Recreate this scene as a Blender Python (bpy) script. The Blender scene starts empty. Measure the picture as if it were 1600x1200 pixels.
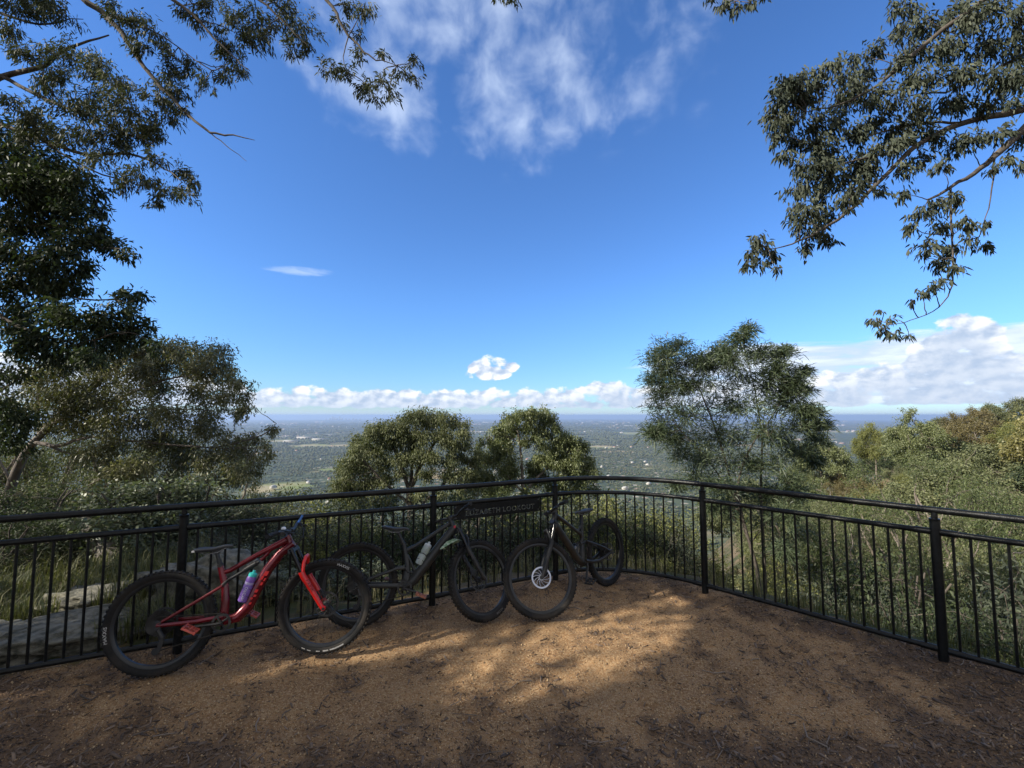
import bpy, math, random
import numpy as np
from mathutils import Vector, Matrix
R = math.radians
rng = np.random.default_rng(7)
S = bpy.context.scene
COL = S.collection
# ---------------------------------------------------------------- camera
H = 1.95; FPX = 690.0; PIT = math.atan(49 / FPX)
cam = bpy.data.objects.new("camera", bpy.data.cameras.new("camera")); COL.objects.link(cam)
cam.location = (0, 0, H); cam.rotation_euler = (R(90) + PIT, 0, 0)
cam.data.sensor_width = 36; cam.data.lens = 36 * FPX / 1600
cam.data.clip_start = .05; cam.data.clip_end = 200000
S.camera = cam
# ---------------------------------------------------------------- light
SUN_EL, SUN_ROT = 32.0, 248.0
SV = np.array([math.sin(R(SUN_ROT)) * math.cos(R(SUN_EL)), math.cos(R(SUN_ROT)) * math.cos(R(SUN_EL)), math.sin(R(SUN_EL))])
sl = bpy.data.lights.new("sun", "SUN"); sl.energy = 5; sl.angle = R(.5); sl.color = (1, .93, .8)
so = bpy.data.objects.new("sun", sl); COL.objects.link(so)
so.rotation_euler = Vector(SV).to_track_quat('Z', 'Y').to_euler()
S.view_settings.view_transform = 'Standard'; S.view_settings.look = 'None'
S.view_settings.exposure = .7; S.view_settings.gamma = 1
S.render.engine = 'CYCLES'
cy = S.cycles
cy.max_bounces = 5; cy.diffuse_bounces = 3; cy.glossy_bounces = 2; cy.transmission_bounces = 3; cy.transparent_max_bounces = 6
cy.volume_bounces = 0; cy.caustics_reflective = False; cy.caustics_refractive = False
cy.use_denoising = True; cy.use_adaptive_sampling = True; cy.adaptive_threshold = .015; cy.sample_clamp_indirect = 4

class NT:
    """tiny node-tree builder"""
    def __init__(s, tree): s.t = tree; s.t.nodes.clear()
    def n(s, typ, **kw):
        o = s.t.nodes.new(typ)
        for k, v in kw.items(): setattr(o, k, v)
        return o
    def link(s, a, b): s.t.links.new(a, b)
    def setin(s, sock, v):
        if isinstance(v, bpy.types.NodeSocket): s.link(v, sock)
        elif v is not None: sock.default_value = v
    def m(s, op, a, b=None, c=None, clamp=False):
        o = s.n('ShaderNodeMath', operation=op, use_clamp=clamp)
        for i, v in enumerate((a, b, c)): s.setin(o.inputs[i], v) if v is not None else None
        return o.outputs[0]
    def mapr(s, v, a, b, c=0., d=1., smooth=True):
        o = s.n('ShaderNodeMapRange', interpolation_type='SMOOTHSTEP' if smooth else 'LINEAR')
        for i, x in enumerate((v, a, b, c, d)): s.setin(o.inputs[i], x)
        return o.outputs[0]
    def mix(s, f, a, b, blend='MIX'):
        o = s.n('ShaderNodeMix', data_type='RGBA', blend_type=blend)
        s.setin(o.inputs[0], f)
        for i, x in ((6, a), (7, b)):
            if isinstance(x, (tuple, list)): x = (*x[:3], 1)
            s.setin(o.inputs[i], x)
        return o.outputs[2]
    def noise(s, vec, scale, detail=4, rough=.5, dist=0., out=0):
        o = s.n('ShaderNodeTexNoise'); s.setin(o.inputs['Vector'], vec); o.inputs['Scale'].default_value = scale
        o.inputs['Detail'].default_value = detail; o.inputs['Roughness'].default_value = rough; o.inputs['Distortion'].default_value = dist
        return o.outputs[out]
    def vor(s, vec, scale, out='Distance', feature='F1'):
        o = s.n('ShaderNodeTexVoronoi', feature=feature); s.setin(o.inputs['Vector'], vec); o.inputs['Scale'].default_value = scale
        return o.outputs[out]
    def comb(s, x, y, z=0.):
        o = s.n('ShaderNodeCombineXYZ')
        for i, v in enumerate((x, y, z)): s.setin(o.inputs[i], v)
        return o.outputs[0]
    def sep(s, v):
        o = s.n('ShaderNodeSeparateXYZ'); s.link(v, o.inputs[0]); return o.outputs
    def attr(s, name, out='Fac'): return s.n('ShaderNodeAttribute', attribute_name=name).outputs[out]

# ---------------------------------------------------------------- sky with clouds (all by direction)
W = bpy.data.worlds.new("World"); S.world = W; W.use_nodes = True; W.cycles.sampling_method = 'NONE'
t = NT(W.node_tree)
out = t.n('ShaderNodeOutputWorld'); bg = t.n('ShaderNodeBackground'); t.link(bg.outputs[0], out.inputs[0])
bg.inputs[1].default_value = .1
sky = t.n('ShaderNodeTexSky', sky_type='NISHITA', sun_disc=False)
sky.sun_elevation = R(SUN_EL); sky.sun_rotation = R(SUN_ROT); sky.altitude = 260; sky.air_density = 1.0; sky.dust_density = .25; sky.ozone_density = 2.2
d = t.sep(t.n('ShaderNodeTexCoord').outputs['Generated'])
A = t.m('MULTIPLY', t.m('ARCTAN2', d[0], d[1]), 57.2958)
E_ = t.m('MULTIPLY', t.m('ARCSINE', d[2]), 57.2958)
skyc = t.mix(1., t.mix(t.mapr(E_, 16., 0.), sky.outputs[0], t.mix(1., sky.outputs[0], (.90, .84, .80), 'MULTIPLY')), (.58, .92, 1.37), 'MULTIPLY')

def lobes(off, sc, seed):
    v = t.comb(t.m('MULTIPLY', t.m('ADD', A, off[0]), sc), t.m('MULTIPLY', t.m('ADD', E_, off[1]), sc * 1.45), seed)
    f = t.noise(v, 1., 7, .58, .15)
    p = t.m('SUBTRACT', 1., t.vor(t.comb(t.m('MULTIPLY', t.m('ADD', A, off[0]), sc * 1.15), t.m('MULTIPLY', t.m('ADD', E_, off[1]), sc * 1.7), seed), 1.))
    return t.m('ADD', t.m('MULTIPLY', f, .72), t.m('MULTIPLY', p, .3))

def cloud(col, alpha_bias, sc, seed, edge=.11, lo=(3.2, 4.0, 5.3), hi=(7.4, 7.55, 7.7), dark=None, amax=1.):
    n0 = lobes((0, 0), sc, seed); n1 = lobes((.33 / sc * .55, -.30 / sc * .55), sc, seed)
    dens = t.m('ADD', n0, alpha_bias)
    a = t.m('MULTIPLY', t.mapr(dens, .62, .62 + edge), amax)
    lit = t.m('ADD', t.m('SUBTRACT', n0, n1), 0.)
    sh = t.mapr(lit, -.17, .15)
    if dark is not None: sh = t.m('MULTIPLY', sh, dark)
    return t.mix(a, col, t.mix(sh, lo, hi))

def bump(x, c, w): return t.mapr(t.m('ABSOLUTE', t.m('SUBTRACT', x, c)), 0., w, 1., 0.)
# thin high cloud
def ell(a0, e0, ra, re, rot=0.):
    da, de = t.m('SUBTRACT', A, a0), t.m('SUBTRACT', E_, e0); c, s_ = math.cos(R(rot)), math.sin(R(rot))
    u = t.m('ADD', t.m('MULTIPLY', da, c), t.m('MULTIPLY', de, s_)); v = t.m('SUBTRACT', t.m('MULTIPLY', de, c), t.m('MULTIPLY', da, s_))
    q = t.m('ADD', t.m('POWER', t.m('DIVIDE', u, ra), 2.), t.m('POWER', t.m('DIVIDE', v, re), 2.))
    return t.mapr(q, 0., 1., 1., 0.)
wrp = t.n('ShaderNodeTexNoise'); t.link(t.comb(t.m('MULTIPLY', A, .09), t.m('MULTIPLY', E_, .09), 2.), wrp.inputs['Vector']); wrp.inputs['Scale'].default_value = 1.; wrp.inputs['Detail'].default_value = 5
wx = t.sep(wrp.outputs['Color']); A0, E0 = A, E_
A = t.m('ADD', A0, t.m('MULTIPLY', t.m('SUBTRACT', wx[0], .5), 16.)); E_ = t.m('ADD', E0, t.m('MULTIPLY', t.m('SUBTRACT', wx[1], .5), 12.))
env = t.m('MAXIMUM', t.m('MAXIMUM', ell(2.0, 37.5, 11, 9, 42), ell(-19, 38.5, 14, 9, -35)), t.m('MULTIPLY', ell(17, 38, 13, 8, 25), .38))
env = t.m('MAXIMUM', env, t.m('MULTIPLY', ell(-10, 46, 34, 8, 0), .9)); A, E_ = A0, E0
cl = t.noise(t.comb(t.m('MULTIPLY', A, .17), t.m('MULTIPLY', E_, .21), 14.), 1., 7, .53, .25)
ha = t.m('MULTIPLY', t.m('MULTIPLY', t.mapr(env, 0., .3), t.mapr(t.m('ADD', t.m('MULTIPLY', env, .34), t.m('MULTIPLY', cl, 1.35)), .66, 1.42)), .58)
skyc = t.mix(ha, skyc, (5.6, 6.5, 8.0))
ww = t.noise(t.comb(t.m('MULTIPLY', A, .35), t.m('MULTIPLY', E_, 1.6), 9.), 1., 6, .6, .4)
skyc = t.mix(t.m('MULTIPLY', t.mapr(t.m('MULTIPLY', ell(-26.2, 16.6, 5.5, .8, 4), ww), .22, .75), .40), skyc, (6.0, 6.8, 7.9))
# unseen broken white cloud overhead and behind, added as neutral fill for the shade
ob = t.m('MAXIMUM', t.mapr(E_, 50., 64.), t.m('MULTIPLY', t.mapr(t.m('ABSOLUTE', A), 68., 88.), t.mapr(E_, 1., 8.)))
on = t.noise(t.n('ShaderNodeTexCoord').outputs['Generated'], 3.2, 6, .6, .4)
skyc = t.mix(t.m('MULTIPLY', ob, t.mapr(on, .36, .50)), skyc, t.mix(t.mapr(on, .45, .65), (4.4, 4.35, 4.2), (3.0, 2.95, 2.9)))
# pale flat sheet low on the right
sheet = t.noise(t.comb(t.m('MULTIPLY', A, .12), t.m('MULTIPLY', E_, .75), 3.), 1., 7, .55, .3)
senv = t.m('MULTIPLY', t.mapr(A, 12., 24.), t.m('MULTIPLY', t.mapr(E_, 8.8, 6.8), t.mapr(E_, .6, 1.6)))
skyc = t.mix(t.m('MULTIPLY', t.m('MULTIPLY', t.mapr(t.m('ADD', t.m('MULTIPLY', senv, .42), sheet), .62, .86), t.mapr(senv, 0., .4)), .9), skyc, t.mix(t.mapr(sheet, .38, .62), (4.3, 5.0, 6.4), (6.2, 6.7, 7.4)))
# cumulus bank along the horizon, tall on the right
tn = t.noise(t.comb(t.m('MULTIPLY', A, .16), 0., 1.), 1., 3, .5)
top = t.m('ADD', 2.9, t.m('MULTIPLY', tn, 2.0))
top = t.m('ADD', top, t.m('MULTIPLY', bump(A, 12.5, 7.), 1.1))
top = t.m('ADD', top, t.m('MULTIPLY', t.mapr(A, 27., 40.), 1.6))
top = t.m('ADD', top, t.m('MULTIPLY', bump(A, 45.5, 5.), 4.6))
top = t.m('ADD', top, t.m('MULTIPLY', t.mapr(A, -30., -44.), 2.))
hgt = t.m('SUBTRACT', top, E_)
bias = t.m('SUBTRACT', t.mapr(hgt, -1.3, 1.2, -.42, .30, False), t.mapr(E_, 1.3, .35, 0., .5))
def also(e, k): return t.m('ADD', t.m('MULTIPLY', e, k), -.43)
bias = t.m('MAXIMUM', bias, t.m('MAXIMUM', also(ell(41, 4.1, 12, 1.7), .62), t.m('MAXIMUM', also(ell(46.5, 7.2, 3.4, 2.5, 20), .78), also(ell(-2.7, 6.1, 5.6, 2.7), .78))))
darkb = t.mapr(hgt, 3.4, .2, .35, 1.)
skyc = cloud(skyc, bias, .46, 2.3, edge=.13, dark=darkb)
skyc = t.mix(t.mapr(E_, 1.7, -.3, 0., .72), skyc, (4.4, 5.2, 5.9))
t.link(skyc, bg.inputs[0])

# ---------------------------------------------------------------- helpers
def nz(x, y, sc, seed, n=14):
    g = np.random.default_rng(seed); o = 0
    for i in range(n):
        a = g.uniform(0, 6.283); k = 6.283 / sc * g.uniform(.6, 2.2); o = o + np.sin(k * (x * math.cos(a) + y * math.sin(a)) + g.uniform(0, 6.283))
    return o / n ** .5
def sstep(x, a, b):
    q = np.clip((x - a) / (b - a), 0, 1); return q * q * (3 - 2 * q)
def at(px, py, dep):
    """point seen at pixel (1600 wide photograph) at forward depth dep"""
    u, v = (px - 800) / FPX, -(py - 600) / FPX
    y, z = math.cos(PIT) - v * math.sin(PIT), math.sin(PIT) + v * math.cos(PIT)
    return np.array([u / y * dep, dep, H + z / y * dep])
def project(p):
    p = np.asarray(p, float); x, y, z = p[..., 0], p[..., 1], p[..., 2] - H
    f = y * math.cos(PIT) + z * math.sin(PIT); u = -y * math.sin(PIT) + z * math.cos(PIT)
    return 800 + FPX * x / f, 600 - FPX * u / f
def nrm(v): 
    v = np.asarray(v, float); return v / (np.linalg.norm(v, axis=-1, keepdims=True) + 1e-12)

class MB:
    def __init__(s): s.V = []; s.F = []; s.A = []; s.n = 0
    def add(s, V, F, shade=.5):
        V = np.asarray(V, float).reshape(-1, 3); s.V.append(V)
        for f in (F if isinstance(F, (list, tuple)) and len(F) and isinstance(F[0], np.ndarray) and F[0].ndim == 2 else [np.asarray(F, int)]):
            s.F.append(f + s.n)
        s.A.append(np.broadcast_to(np.asarray(shade, float), (len(V),))); s.n += len(V); return s
    def box(s, c, size, ax=None, shade=.5, taper=1.):
        c = np.asarray(c, float); h = np.asarray(size, float) / 2
        B = np.eye(3) if ax is None else np.asarray(ax, float)
        q = np.array([[x, y, z] for z in (-1, 1) for y in (-1, 1) for x in (-1, 1)], float)
        q[4:, :2] *= taper
        V = c + (q * h) @ B
        return s.add(V, np.array([[0, 2, 3, 1], [4, 5, 7, 6], [0, 1, 5, 4], [2, 6, 7, 3], [0, 4, 6, 2], [1, 3, 7, 5]]), shade)
    def tube(s, pts, r, n=8, closed=False, cap=True, ref=None, shade=.5):
        P = np.asarray(pts, float); k = len(P)
        r = np.asarray(r, float)
        if r.ndim == 0: r = np.full((k, 2), float(r))
        elif r.ndim == 1: r = np.stack([r, r], 1) if len(r) == k else np.tile(r, (k, 1))
        T = nrm(np.roll(P, -1, 0) - np.roll(P, 1, 0)) if closed else nrm(np.gradient(P, axis=0))
        u = np.array(ref if ref is not None else ([0, 0, 1.] if abs(T[0][2]) < .9 else [1., 0, 0]))
        a = np.arange(n) / n * 6.283185; rings = []
        for i in range(k):
            u = nrm(u - T[i] * (u @ T[i])); w = np.cross(T[i], u)
            rings.append(P[i] + np.outer(np.cos(a) * r[i, 0], u) + np.outer(np.sin(a) * r[i, 1], w))
            if ref is not None: u = np.array(ref, float)
        V = np.concatenate(rings); j = np.arange(n); F = []
        m = k if closed else k - 1
        for i in range(m):
            b, c = i * n, ((i + 1) % k) * n
            F.append(np.stack([b + j, b + (j + 1) % n, c + (j + 1) % n, c + j], 1))
        F = [np.concatenate(F)]
        if cap and not closed:
            V = np.concatenate([V, P[:1], P[-1:]]); e = k * n
            F += [np.stack([np.full(n, e), (j + 1) % n, j], 1), np.stack([np.full(n, e + 1), (k - 1) * n + j, (k - 1) * n + (j + 1) % n], 1)]
        return s.add(V, F, shade)
    def lathe(s, o, ax, prof, n=16, shade=.5):
        o = np.asarray(o, float); ax = nrm(ax); u = nrm(np.cross(ax, [0, 0, 1] if abs(ax[2]) < .9 else [1, 0, 0])); w = np.cross(ax, u)
        a = np.arange(n) / n * 6.283185; k = len(prof)
        V = np.concatenate([o + ax * h + np.outer(np.cos(a) * r_, u) + np.outer(np.sin(a) * r_, w) for r_, h in prof]); j = np.arange(n)
        F = np.concatenate([np.stack([i * n + j, i * n + (j + 1) % n, (i + 1) * n + (j + 1) % n, (i + 1) * n + j], 1) for i in range(k - 1)])
        return s.add(V, F, shade)
    def build(s, name, mat, parent=None, smooth=True, label=None, xf=None):
        V = np.concatenate(s.V)
        if xf is not None: V = xf(V)
        me = bpy.data.meshes.new(name); me.vertices.add(len(V)); me.vertices.foreach_set('co', V.astype(np.float32).ravel())
        lv = np.concatenate([f.ravel() for f in s.F]); tot = np.concatenate([np.full(len(f), f.shape[1]) for f in s.F])
        me.loops.add(len(lv)); me.loops.foreach_set('vertex_index', lv.astype(np.int32))
        me.polygons.add(len(tot)); st = np.concatenate([[0], np.cumsum(tot)[:-1]])
        me.polygons.foreach_set('loop_start', st.astype(np.int32)); me.polygons.foreach_set('loop_total', tot.astype(np.int32))
        if smooth: me.polygons.foreach_set('use_smooth', np.ones(len(tot), bool))
        me.update(calc_edges=True); me.validate()
        a = me.attributes.new('shade', 'FLOAT', 'POINT'); a.data.foreach_set('value', np.concatenate(s.A).astype(np.float32))
        if mat: me.materials.append(mat)
        if smooth is True:
            try: me.set_sharp_from_angle(angle=R(42))
            except Exception: pass
        o = bpy.data.objects.new(name, me); COL.objects.link(o)
        if parent: o.parent = parent
        if label: o['label'] = label
        return o
def tag(o, label=None, cat=None, group=None, kind=None):
    for k, v in (('label', label), ('category', cat), ('group', group), ('kind', kind)):
        if v: o[k] = v
    return o
def empty(name, loc=(0, 0, 0), label=None, cat=None, group=None):
    o = bpy.data.objects.new(name, None); COL.objects.link(o); o.location = loc; o.empty_display_size = .1
    return tag(o, label, cat, group)
def kids(o): return [c for c in bpy.data.objects if c.parent == o]
KIDS = {}
def copy_tree(o, loc, rz=0., sc=(1, 1, 1), label=None, group=None, parent=None):
    c = o.copy(); COL.objects.link(c)
    if parent is None:
        c.location = loc; c.rotation_euler = (0, 0, rz); c.scale = sc
        if label: c['label'] = label
        if group: c['group'] = group
    else: c.parent = parent
    if o not in KIDS: KIDS[o] = [q for q in bpy.data.objects if q.parent == o]
    for ch in KIDS[o]: copy_tree(ch, None, parent=c)
    return c
def mat(name, c, rough=.6, metal=0., spec=.5, c2=None, sc=8., det=4, bump=0., bsc=60., attr=None, transl=0., coat=0.):
    m = bpy.data.materials.new(name); m.use_nodes = True; t = NT(m.node_tree)
    o = t.n('ShaderNodeOutputMaterial'); p = t.n('ShaderNodeBsdfPrincipled')
    p.inputs['Roughness'].default_value = rough; p.inputs['Metallic'].default_value = metal; p.inputs['Specular IOR Level'].default_value = spec
    p.inputs['Coat Weight'].default_value = coat
    v = t.n('ShaderNodeTexCoord').outputs['Object']
    if c2 is None: c2 = tuple(x * .7 for x in c)
    f = t.attr(attr) if attr else t.mapr(t.noise(v, sc, det, .6), .35, .65)
    colr = t.mix(f, c, c2); t.link(colr, p.inputs['Base Color'])
    if bump:
        b = t.n('ShaderNodeBump'); b.inputs['Strength'].default_value = bump; b.inputs['Distance'].default_value = .02
        t.link(t.noise(v, bsc, 5, .65), b.inputs['Height']); t.link(b.outputs[0], p.inputs['Normal'])
    if transl:
        tr = t.n('ShaderNodeBsdfTranslucent'); t.link(t.mix(1., colr, (1.1, 1.25, .55), 'MULTIPLY'), tr.inputs[0]); ms = t.n('ShaderNodeMixShader'); ms.inputs[0].default_value = transl
        t.link(p.outputs[0], ms.inputs[1]); t.link(tr.outputs[0], ms.inputs[2]); t.link(ms.outputs[0], o.inputs[0])
    else: t.link(p.outputs[0], o.inputs[0])
    return m
def text_arrays(body, size):
    cu = bpy.data.curves.new('lettering', 'FONT'); cu.body = body; cu.size = size; cu.align_x = 'CENTER'; cu.align_y = 'CENTER'; cu.resolution_u = 3
    o = bpy.data.objects.new('lettering', cu); COL.objects.link(o)
    dg = bpy.context.evaluated_depsgraph_get(); me = bpy.data.meshes.new_from_object(o.evaluated_get(dg))
    V = np.array([v.co[:] for v in me.vertices]); F = [tuple(p.vertices) for p in me.polygons]
    bpy.data.objects.remove(o); bpy.data.meshes.remove(me)
    tri = []
    for f in F:
        for i in range(1, len(f) - 1): tri.append((f[0], f[i], f[i + 1]))
    return V, np.array(tri)
# ---------------------------------------------------------------- fence line (ground plan)
FP = np.array([(-8.6, 1.087), (-4.69, 2.891), (-2.756, 3.783), (-.820, 4.677), (.514, 5.359), (2.116, 4.984), (3.418, 3.642), (4.718, 2.302), (6.6, .36)])
def hermite(p0, p1, t0, t1, n):
    s_ = np.linspace(0, 1, n)[:, None]; L = np.linalg.norm(p1 - p0) * 1.12
    return (2*s_**3 - 3*s_**2 + 1) * p0 + (s_**3 - 2*s_**2 + s_) * t0 * L + (-2*s_**3 + 3*s_**2) * p1 + (s_**3 - s_**2) * t1 * L
ARC = hermite(FP[4], FP[5], nrm(FP[4] - FP[2]), nrm(FP[7] - FP[5]), 15)
LINE = np.concatenate([FP[:4], ARC, FP[6:]])
az_t = np.radians(np.linspace(-180, 180, 1441))
def edge_r(azs):
    """distance from the origin to the outer edge of the levelled platform along each azimuth"""
    d_ = np.stack([np.sin(azs), np.cos(azs)], -1); res = np.full(len(azs), 60.)
    Lx = np.concatenate([[FP[0] + (FP[0] - FP[1]) * 20], LINE, [FP[-1] + (FP[-1] - FP[-2]) * 20]])
    for a, b in zip(Lx[:-1], Lx[1:]):
        e = b - a; den = d_[:, 0] * e[1] - d_[:, 1] * e[0]; den = np.where(abs(den) < 1e-9, 1e-9, den)
        tt = (a[0] * e[1] - a[1] * e[0]) / den; uu = (a[0] * d_[:, 1] - a[1] * d_[:, 0]) / den
        ok = (tt > 0) & (uu >= -1e-6) & (uu <= 1 + 1e-6); res = np.where(ok & (tt < res), tt, res)
    return res
ER = np.minimum(edge_r(az_t), 30)
def edge(azs): return np.interp(azs, az_t, ER)
SC = np.array([0, .35, 1.2, 2.5, 4.5, 9, 20, 35, 65, 105, 135, 200, 400, 800, 1300, 1e6])
AZC = np.radians([-180, -95, -70, -52, -38, -25, -10, 0, 12, 22, 30, 36, 42, 49, 58, 75, 110, 180])
_f = [0, -.02, -.55, -1.4, -2.6, -5.5, -11, -18, -34, -52, -66, -92, -150, -215, -232, -236]
_l = [0, 0, .02, .0, -.25, -1.6, -6, -12, -27, -46, -60, -88, -150, -215, -232, -236]
_b = [0] * 16
ZT = np.array([_b, _b, [0, 0, .03, .1, 0, -.6, -3.5, -8, -22, -40, -55, -85, -150, -215, -232, -236], _l, _l,
    [0, 0, -.12, -.5, -1.4, -3.6, -8.5, -15, -31, -50, -64, -90, -150, -215, -232, -236], _f, _f,
    [0, -.03, -.6, -1.5, -2.6, -5, -10, -16, -30, -46, -58, -85, -150, -215, -232, -236],
    [0, -.05, -.6, -1.4, -2.4, -4.2, -9, -14, -22, -31, -39, -68, -145, -215, -232, -236],
    [0, -.05, -.7, -1.6, -2.8, -5.2, -9.6, -13, -17, -20, -24, -48, -125, -205, -230, -236],
    [0, -.05, -.8, -1.9, -3.3, -6, -10, -12.6, -14.2, -14.5, -16.5, -34, -100, -190, -228, -236],
    [0, -.05, -.8, -1.9, -3.4, -6.3, -10, -11.8, -11.3, -9.3, -9.5, -20, -80, -180, -226, -236],
    [0, -.05, -.8, -1.9, -3.4, -6.3, -9.6, -10.5, -8.2, -5.0, -3.6, -6, -55, -165, -222, -236],
    [0, -.05, -.8, -1.9, -3.4, -6, -9, -9, -6, -2.4, -.6, 1, -30, -140, -215, -236],
    [0, 0, -.4, -1., -2, -4, -6, -6, -2.5, 1, 3, 4, -10, -100, -200, -236], _b, _b], float)
def terrain(x, y):
    x = np.asarray(x, float); y = np.asarray(y, float)
    a = np.arctan2(x, y); r = np.hypot(x, y); s_ = np.clip(r - edge(a) - .22 - .07 * nz(x, y, 1.1, 3), 0, 1e6)
    i = np.clip(np.searchsorted(AZC, a, 'right') - 1, 0, len(AZC) - 2); w = np.clip((a - AZC[i]) / (AZC[i + 1] - AZC[i]), 0, 1); w = w * w * (3 - 2 * w)
    j = np.clip(np.searchsorted(SC, s_, 'right') - 1, 0, len(SC) - 2); q = np.clip((s_ - SC[j]) / (SC[j + 1] - SC[j]), 0, 1)
    z = (ZT[i, j] * (1 - q) + ZT[i, j + 1] * q) * (1 - w) + (ZT[i + 1, j] * (1 - q) + ZT[i + 1, j + 1] * q) * w
    amp = np.clip(s_ - .3, 0, 4) / 4
    near = r < 900
    z = z + np.where(near, amp * (.10 * nz(x, y, 1.6, 11) + .25 * nz(x, y, 6, 12)) + sstep(s_, 10, 60) * 1.0 * nz(x, y, 38, 13), 0)
    z = z + np.where(s_ < .6, (.012 * nz(x, y, 1.3, 21) + .006 * nz(x, y, .33, 22)) * (1 - np.clip(s_ / .6, 0, 1)), 0)
    return z - np.where(r > 900, (r - 900) ** 2 / (2 * 6.371e6), 0)
def mulch(x, y):
    m = sstep(y, 3.2, 2.4) * 1.05 + sstep(x, 1.6, 3.2) * .45 * sstep(y, 4.6, 3.2) + sstep(x, -1.7, -3.0) * .5 * sstep(y, 3.9, 2.6)
    a = np.arctan2(x, y); s_ = edge(a) - np.hypot(x, y); m = m + .55 * sstep(s_, .55, .05)
    return np.clip(m + .34 * nz(x, y, .9, 31) + .22 * nz(x, y, .28, 32) + .06 + .14 * sstep(x, .6, 1.8), 0, 1)
rr = np.concatenate([np.arange(0, 1.2, .12), np.arange(1.2, 7.4, .045), np.geomspace(7.4, 62000, 230)])
aa = np.concatenate([np.linspace(-180, -62, 60, endpoint=False), np.linspace(-62, 62, 560, endpoint=False), np.linspace(62, 180, 60, endpoint=False)])
GA, GR = np.meshgrid(np.radians(aa), rr, indexing='ij'); gx, gy = GR * np.sin(GA), GR * np.cos(GA)
gz = terrain(gx, gy); na, nr = gx.shape
idx = np.arange(na * nr).reshape(na, nr); ip = np.roll(idx, -1, 0)
gb = MB(); gb.add(np.stack([gx, gy, gz], -1), np.stack([idx[:, :-1].ravel(), idx[:, 1:].ravel(), ip[:, 1:].ravel(), ip[:, :-1].ravel()], 1), mulch(gx, gy).ravel())

gm = bpy.data.materials.new("ground_soil"); gm.use_nodes = True; t = NT(gm.node_tree)
go = t.n('ShaderNodeOutputMaterial'); gp = t.n('ShaderNodeBsdfPrincipled'); t.link(gp.outputs[0], go.inputs[0]); gp.inputs['Roughness'].default_value = .9; gp.inputs['Specular IOR Level'].default_value = .2
v = t.n('ShaderNodeTexCoord').outputs['Object']; xyz = t.sep(v)
dirt = t.attr('dirt'); mul = t.attr('shade'); far = t.attr('far')
n1 = t.noise(v, 2.2, 5, .6); n2 = t.noise(v, 55., 4, .6); n3 = t.noise(v, 190., 3, .6)
c = t.mix(t.mapr(n1, .36, .64), (.345, .205, .098), (.24, .135, .064))
c = t.mix(t.mapr(n2, .42, .66), c, (.44, .30, .165))
c = t.mix(t.m('MULTIPLY', t.mapr(n3, .52, .66), .75), c, (.13, .075, .04))
c = t.mix(t.m('MULTIPLY', t.mapr(t.noise(v, 120., 2, .5), .64, .7), .8), c, (.62, .5, .36))
mm = t.mapr(t.m('ADD', t.m('MULTIPLY', mul, .9), t.m('MULTIPLY', t.m('SUBTRACT', n2, .5), 1.1)), .08, 1.12)
c = t.mix(t.m('MULTIPLY', mm, .9), c, t.mix(n3, (.060, .038, .026), (.175, .115, .075)))
# slope soil
s1 = t.noise(v, .35, 6, .6); s2 = t.noise(v, 2.5, 5, .65)
sc_ = t.mix(t.mapr(s1, .4, .62), (.05, .06, .024), (.16, .12, .075)); sc_ = t.mix(t.mapr(s2, .5, .7), sc_, (.10, .08, .05))
sc_ = t.mix(t.mapr(t.m('ADD', s1, t.m('MULTIPLY', t.attr('rubble'), .5)), .78, .95), sc_, t.mix(s2, (.40, .32, .25), (.24, .17, .12)))
# plain: woodland, paddocks, suburbs
f1 = t.noise(v, .0011, 6, .62); f2 = t.noise(v, .011, 5, .65); f3 = t.vor(v, .0042, 'Color'); f3x = t.sep(f3)[0]
pc = t.mix(t.mapr(f2, .35, .65), (.030, .044, .022), (.072, .088, .042))
field = t.m('MULTIPLY', t.mapr(f3x, .83, .86), t.mapr(f1, .47, .55))
pc = t.mix(field, pc, t.mix(t.mapr(t.noise(v, .004, 2), .4, .6), (.17, .165, .07), (.27, .21, .12)))
pc = t.mix(t.attr('paddock'), pc, t.mix(t.mapr(t.noise(v, .003, 3), .42, .58), (.16, .19, .06), (.30, .25, .15)))
sub = t.m('MULTIPLY', t.mapr(t.noise(t.comb(xyz[0], xyz[1], 800.), .00045, 5, .6), .50, .60), t.mapr(t.vor(v, .028), .33, .2))
pc = t.mix(t.m('MULTIPLY', sub, .6), pc, t.mix(t.sep(t.vor(v, .028, 'Color'))[1], (.60, .54, .48), (.33, .20, .15)))
c = t.mix(dirt, sc_, c); c = t.mix(far, c, pc); t.link(c, gp.inputs['Base Color'])
b = t.n('ShaderNodeBump'); b.inputs['Strength'].default_value = .85; b.inputs['Distance'].default_value = .012
t.link(t.m('ADD', t.m('ADD', t.m('MULTIPLY', n2, .8), t.m('MULTIPLY', n3, .5)), t.m('MULTIPLY', t.noise(v, 18., 3), .9)), b.inputs['Height']); t.link(b.outputs[0], gp.inputs['Normal'])
PAD = []
for px_, py_, w_, h_ in ((432, 764, 46, 9), (495, 698, 46, 2.6), (440, 690, 60, 1.6), (400, 700, 26, 2.2), (1040, 690, 40, 2.4), (985, 678, 26, 1.6), (760, 676, 40, 1.6), (1300, 676, 30, 1.2), (940, 700, 24, 2.4), (520, 735, 20, 3)):
    d1 = 238 / ((py_ - h_ - 650) / FPX); d0 = 238 / ((py_ + h_ - 650) / FPX); dm = (d0 + d1) / 2; PAD.append((at(px_, py_, dm)[0], dm, w_ * dm / FPX, (d1 - d0) / 2))
def paddock(x, y):
    o = np.zeros(np.shape(x))
    for cx_, cy_, a__, b__ in PAD: o = np.maximum(o, sstep(1.25 - ((x - cx_) / a__) ** 2 - ((y - cy_) / b__) ** 2 + .2 * nz(x, y, a__ * .5, 5), .1, .35))
    return o
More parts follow.
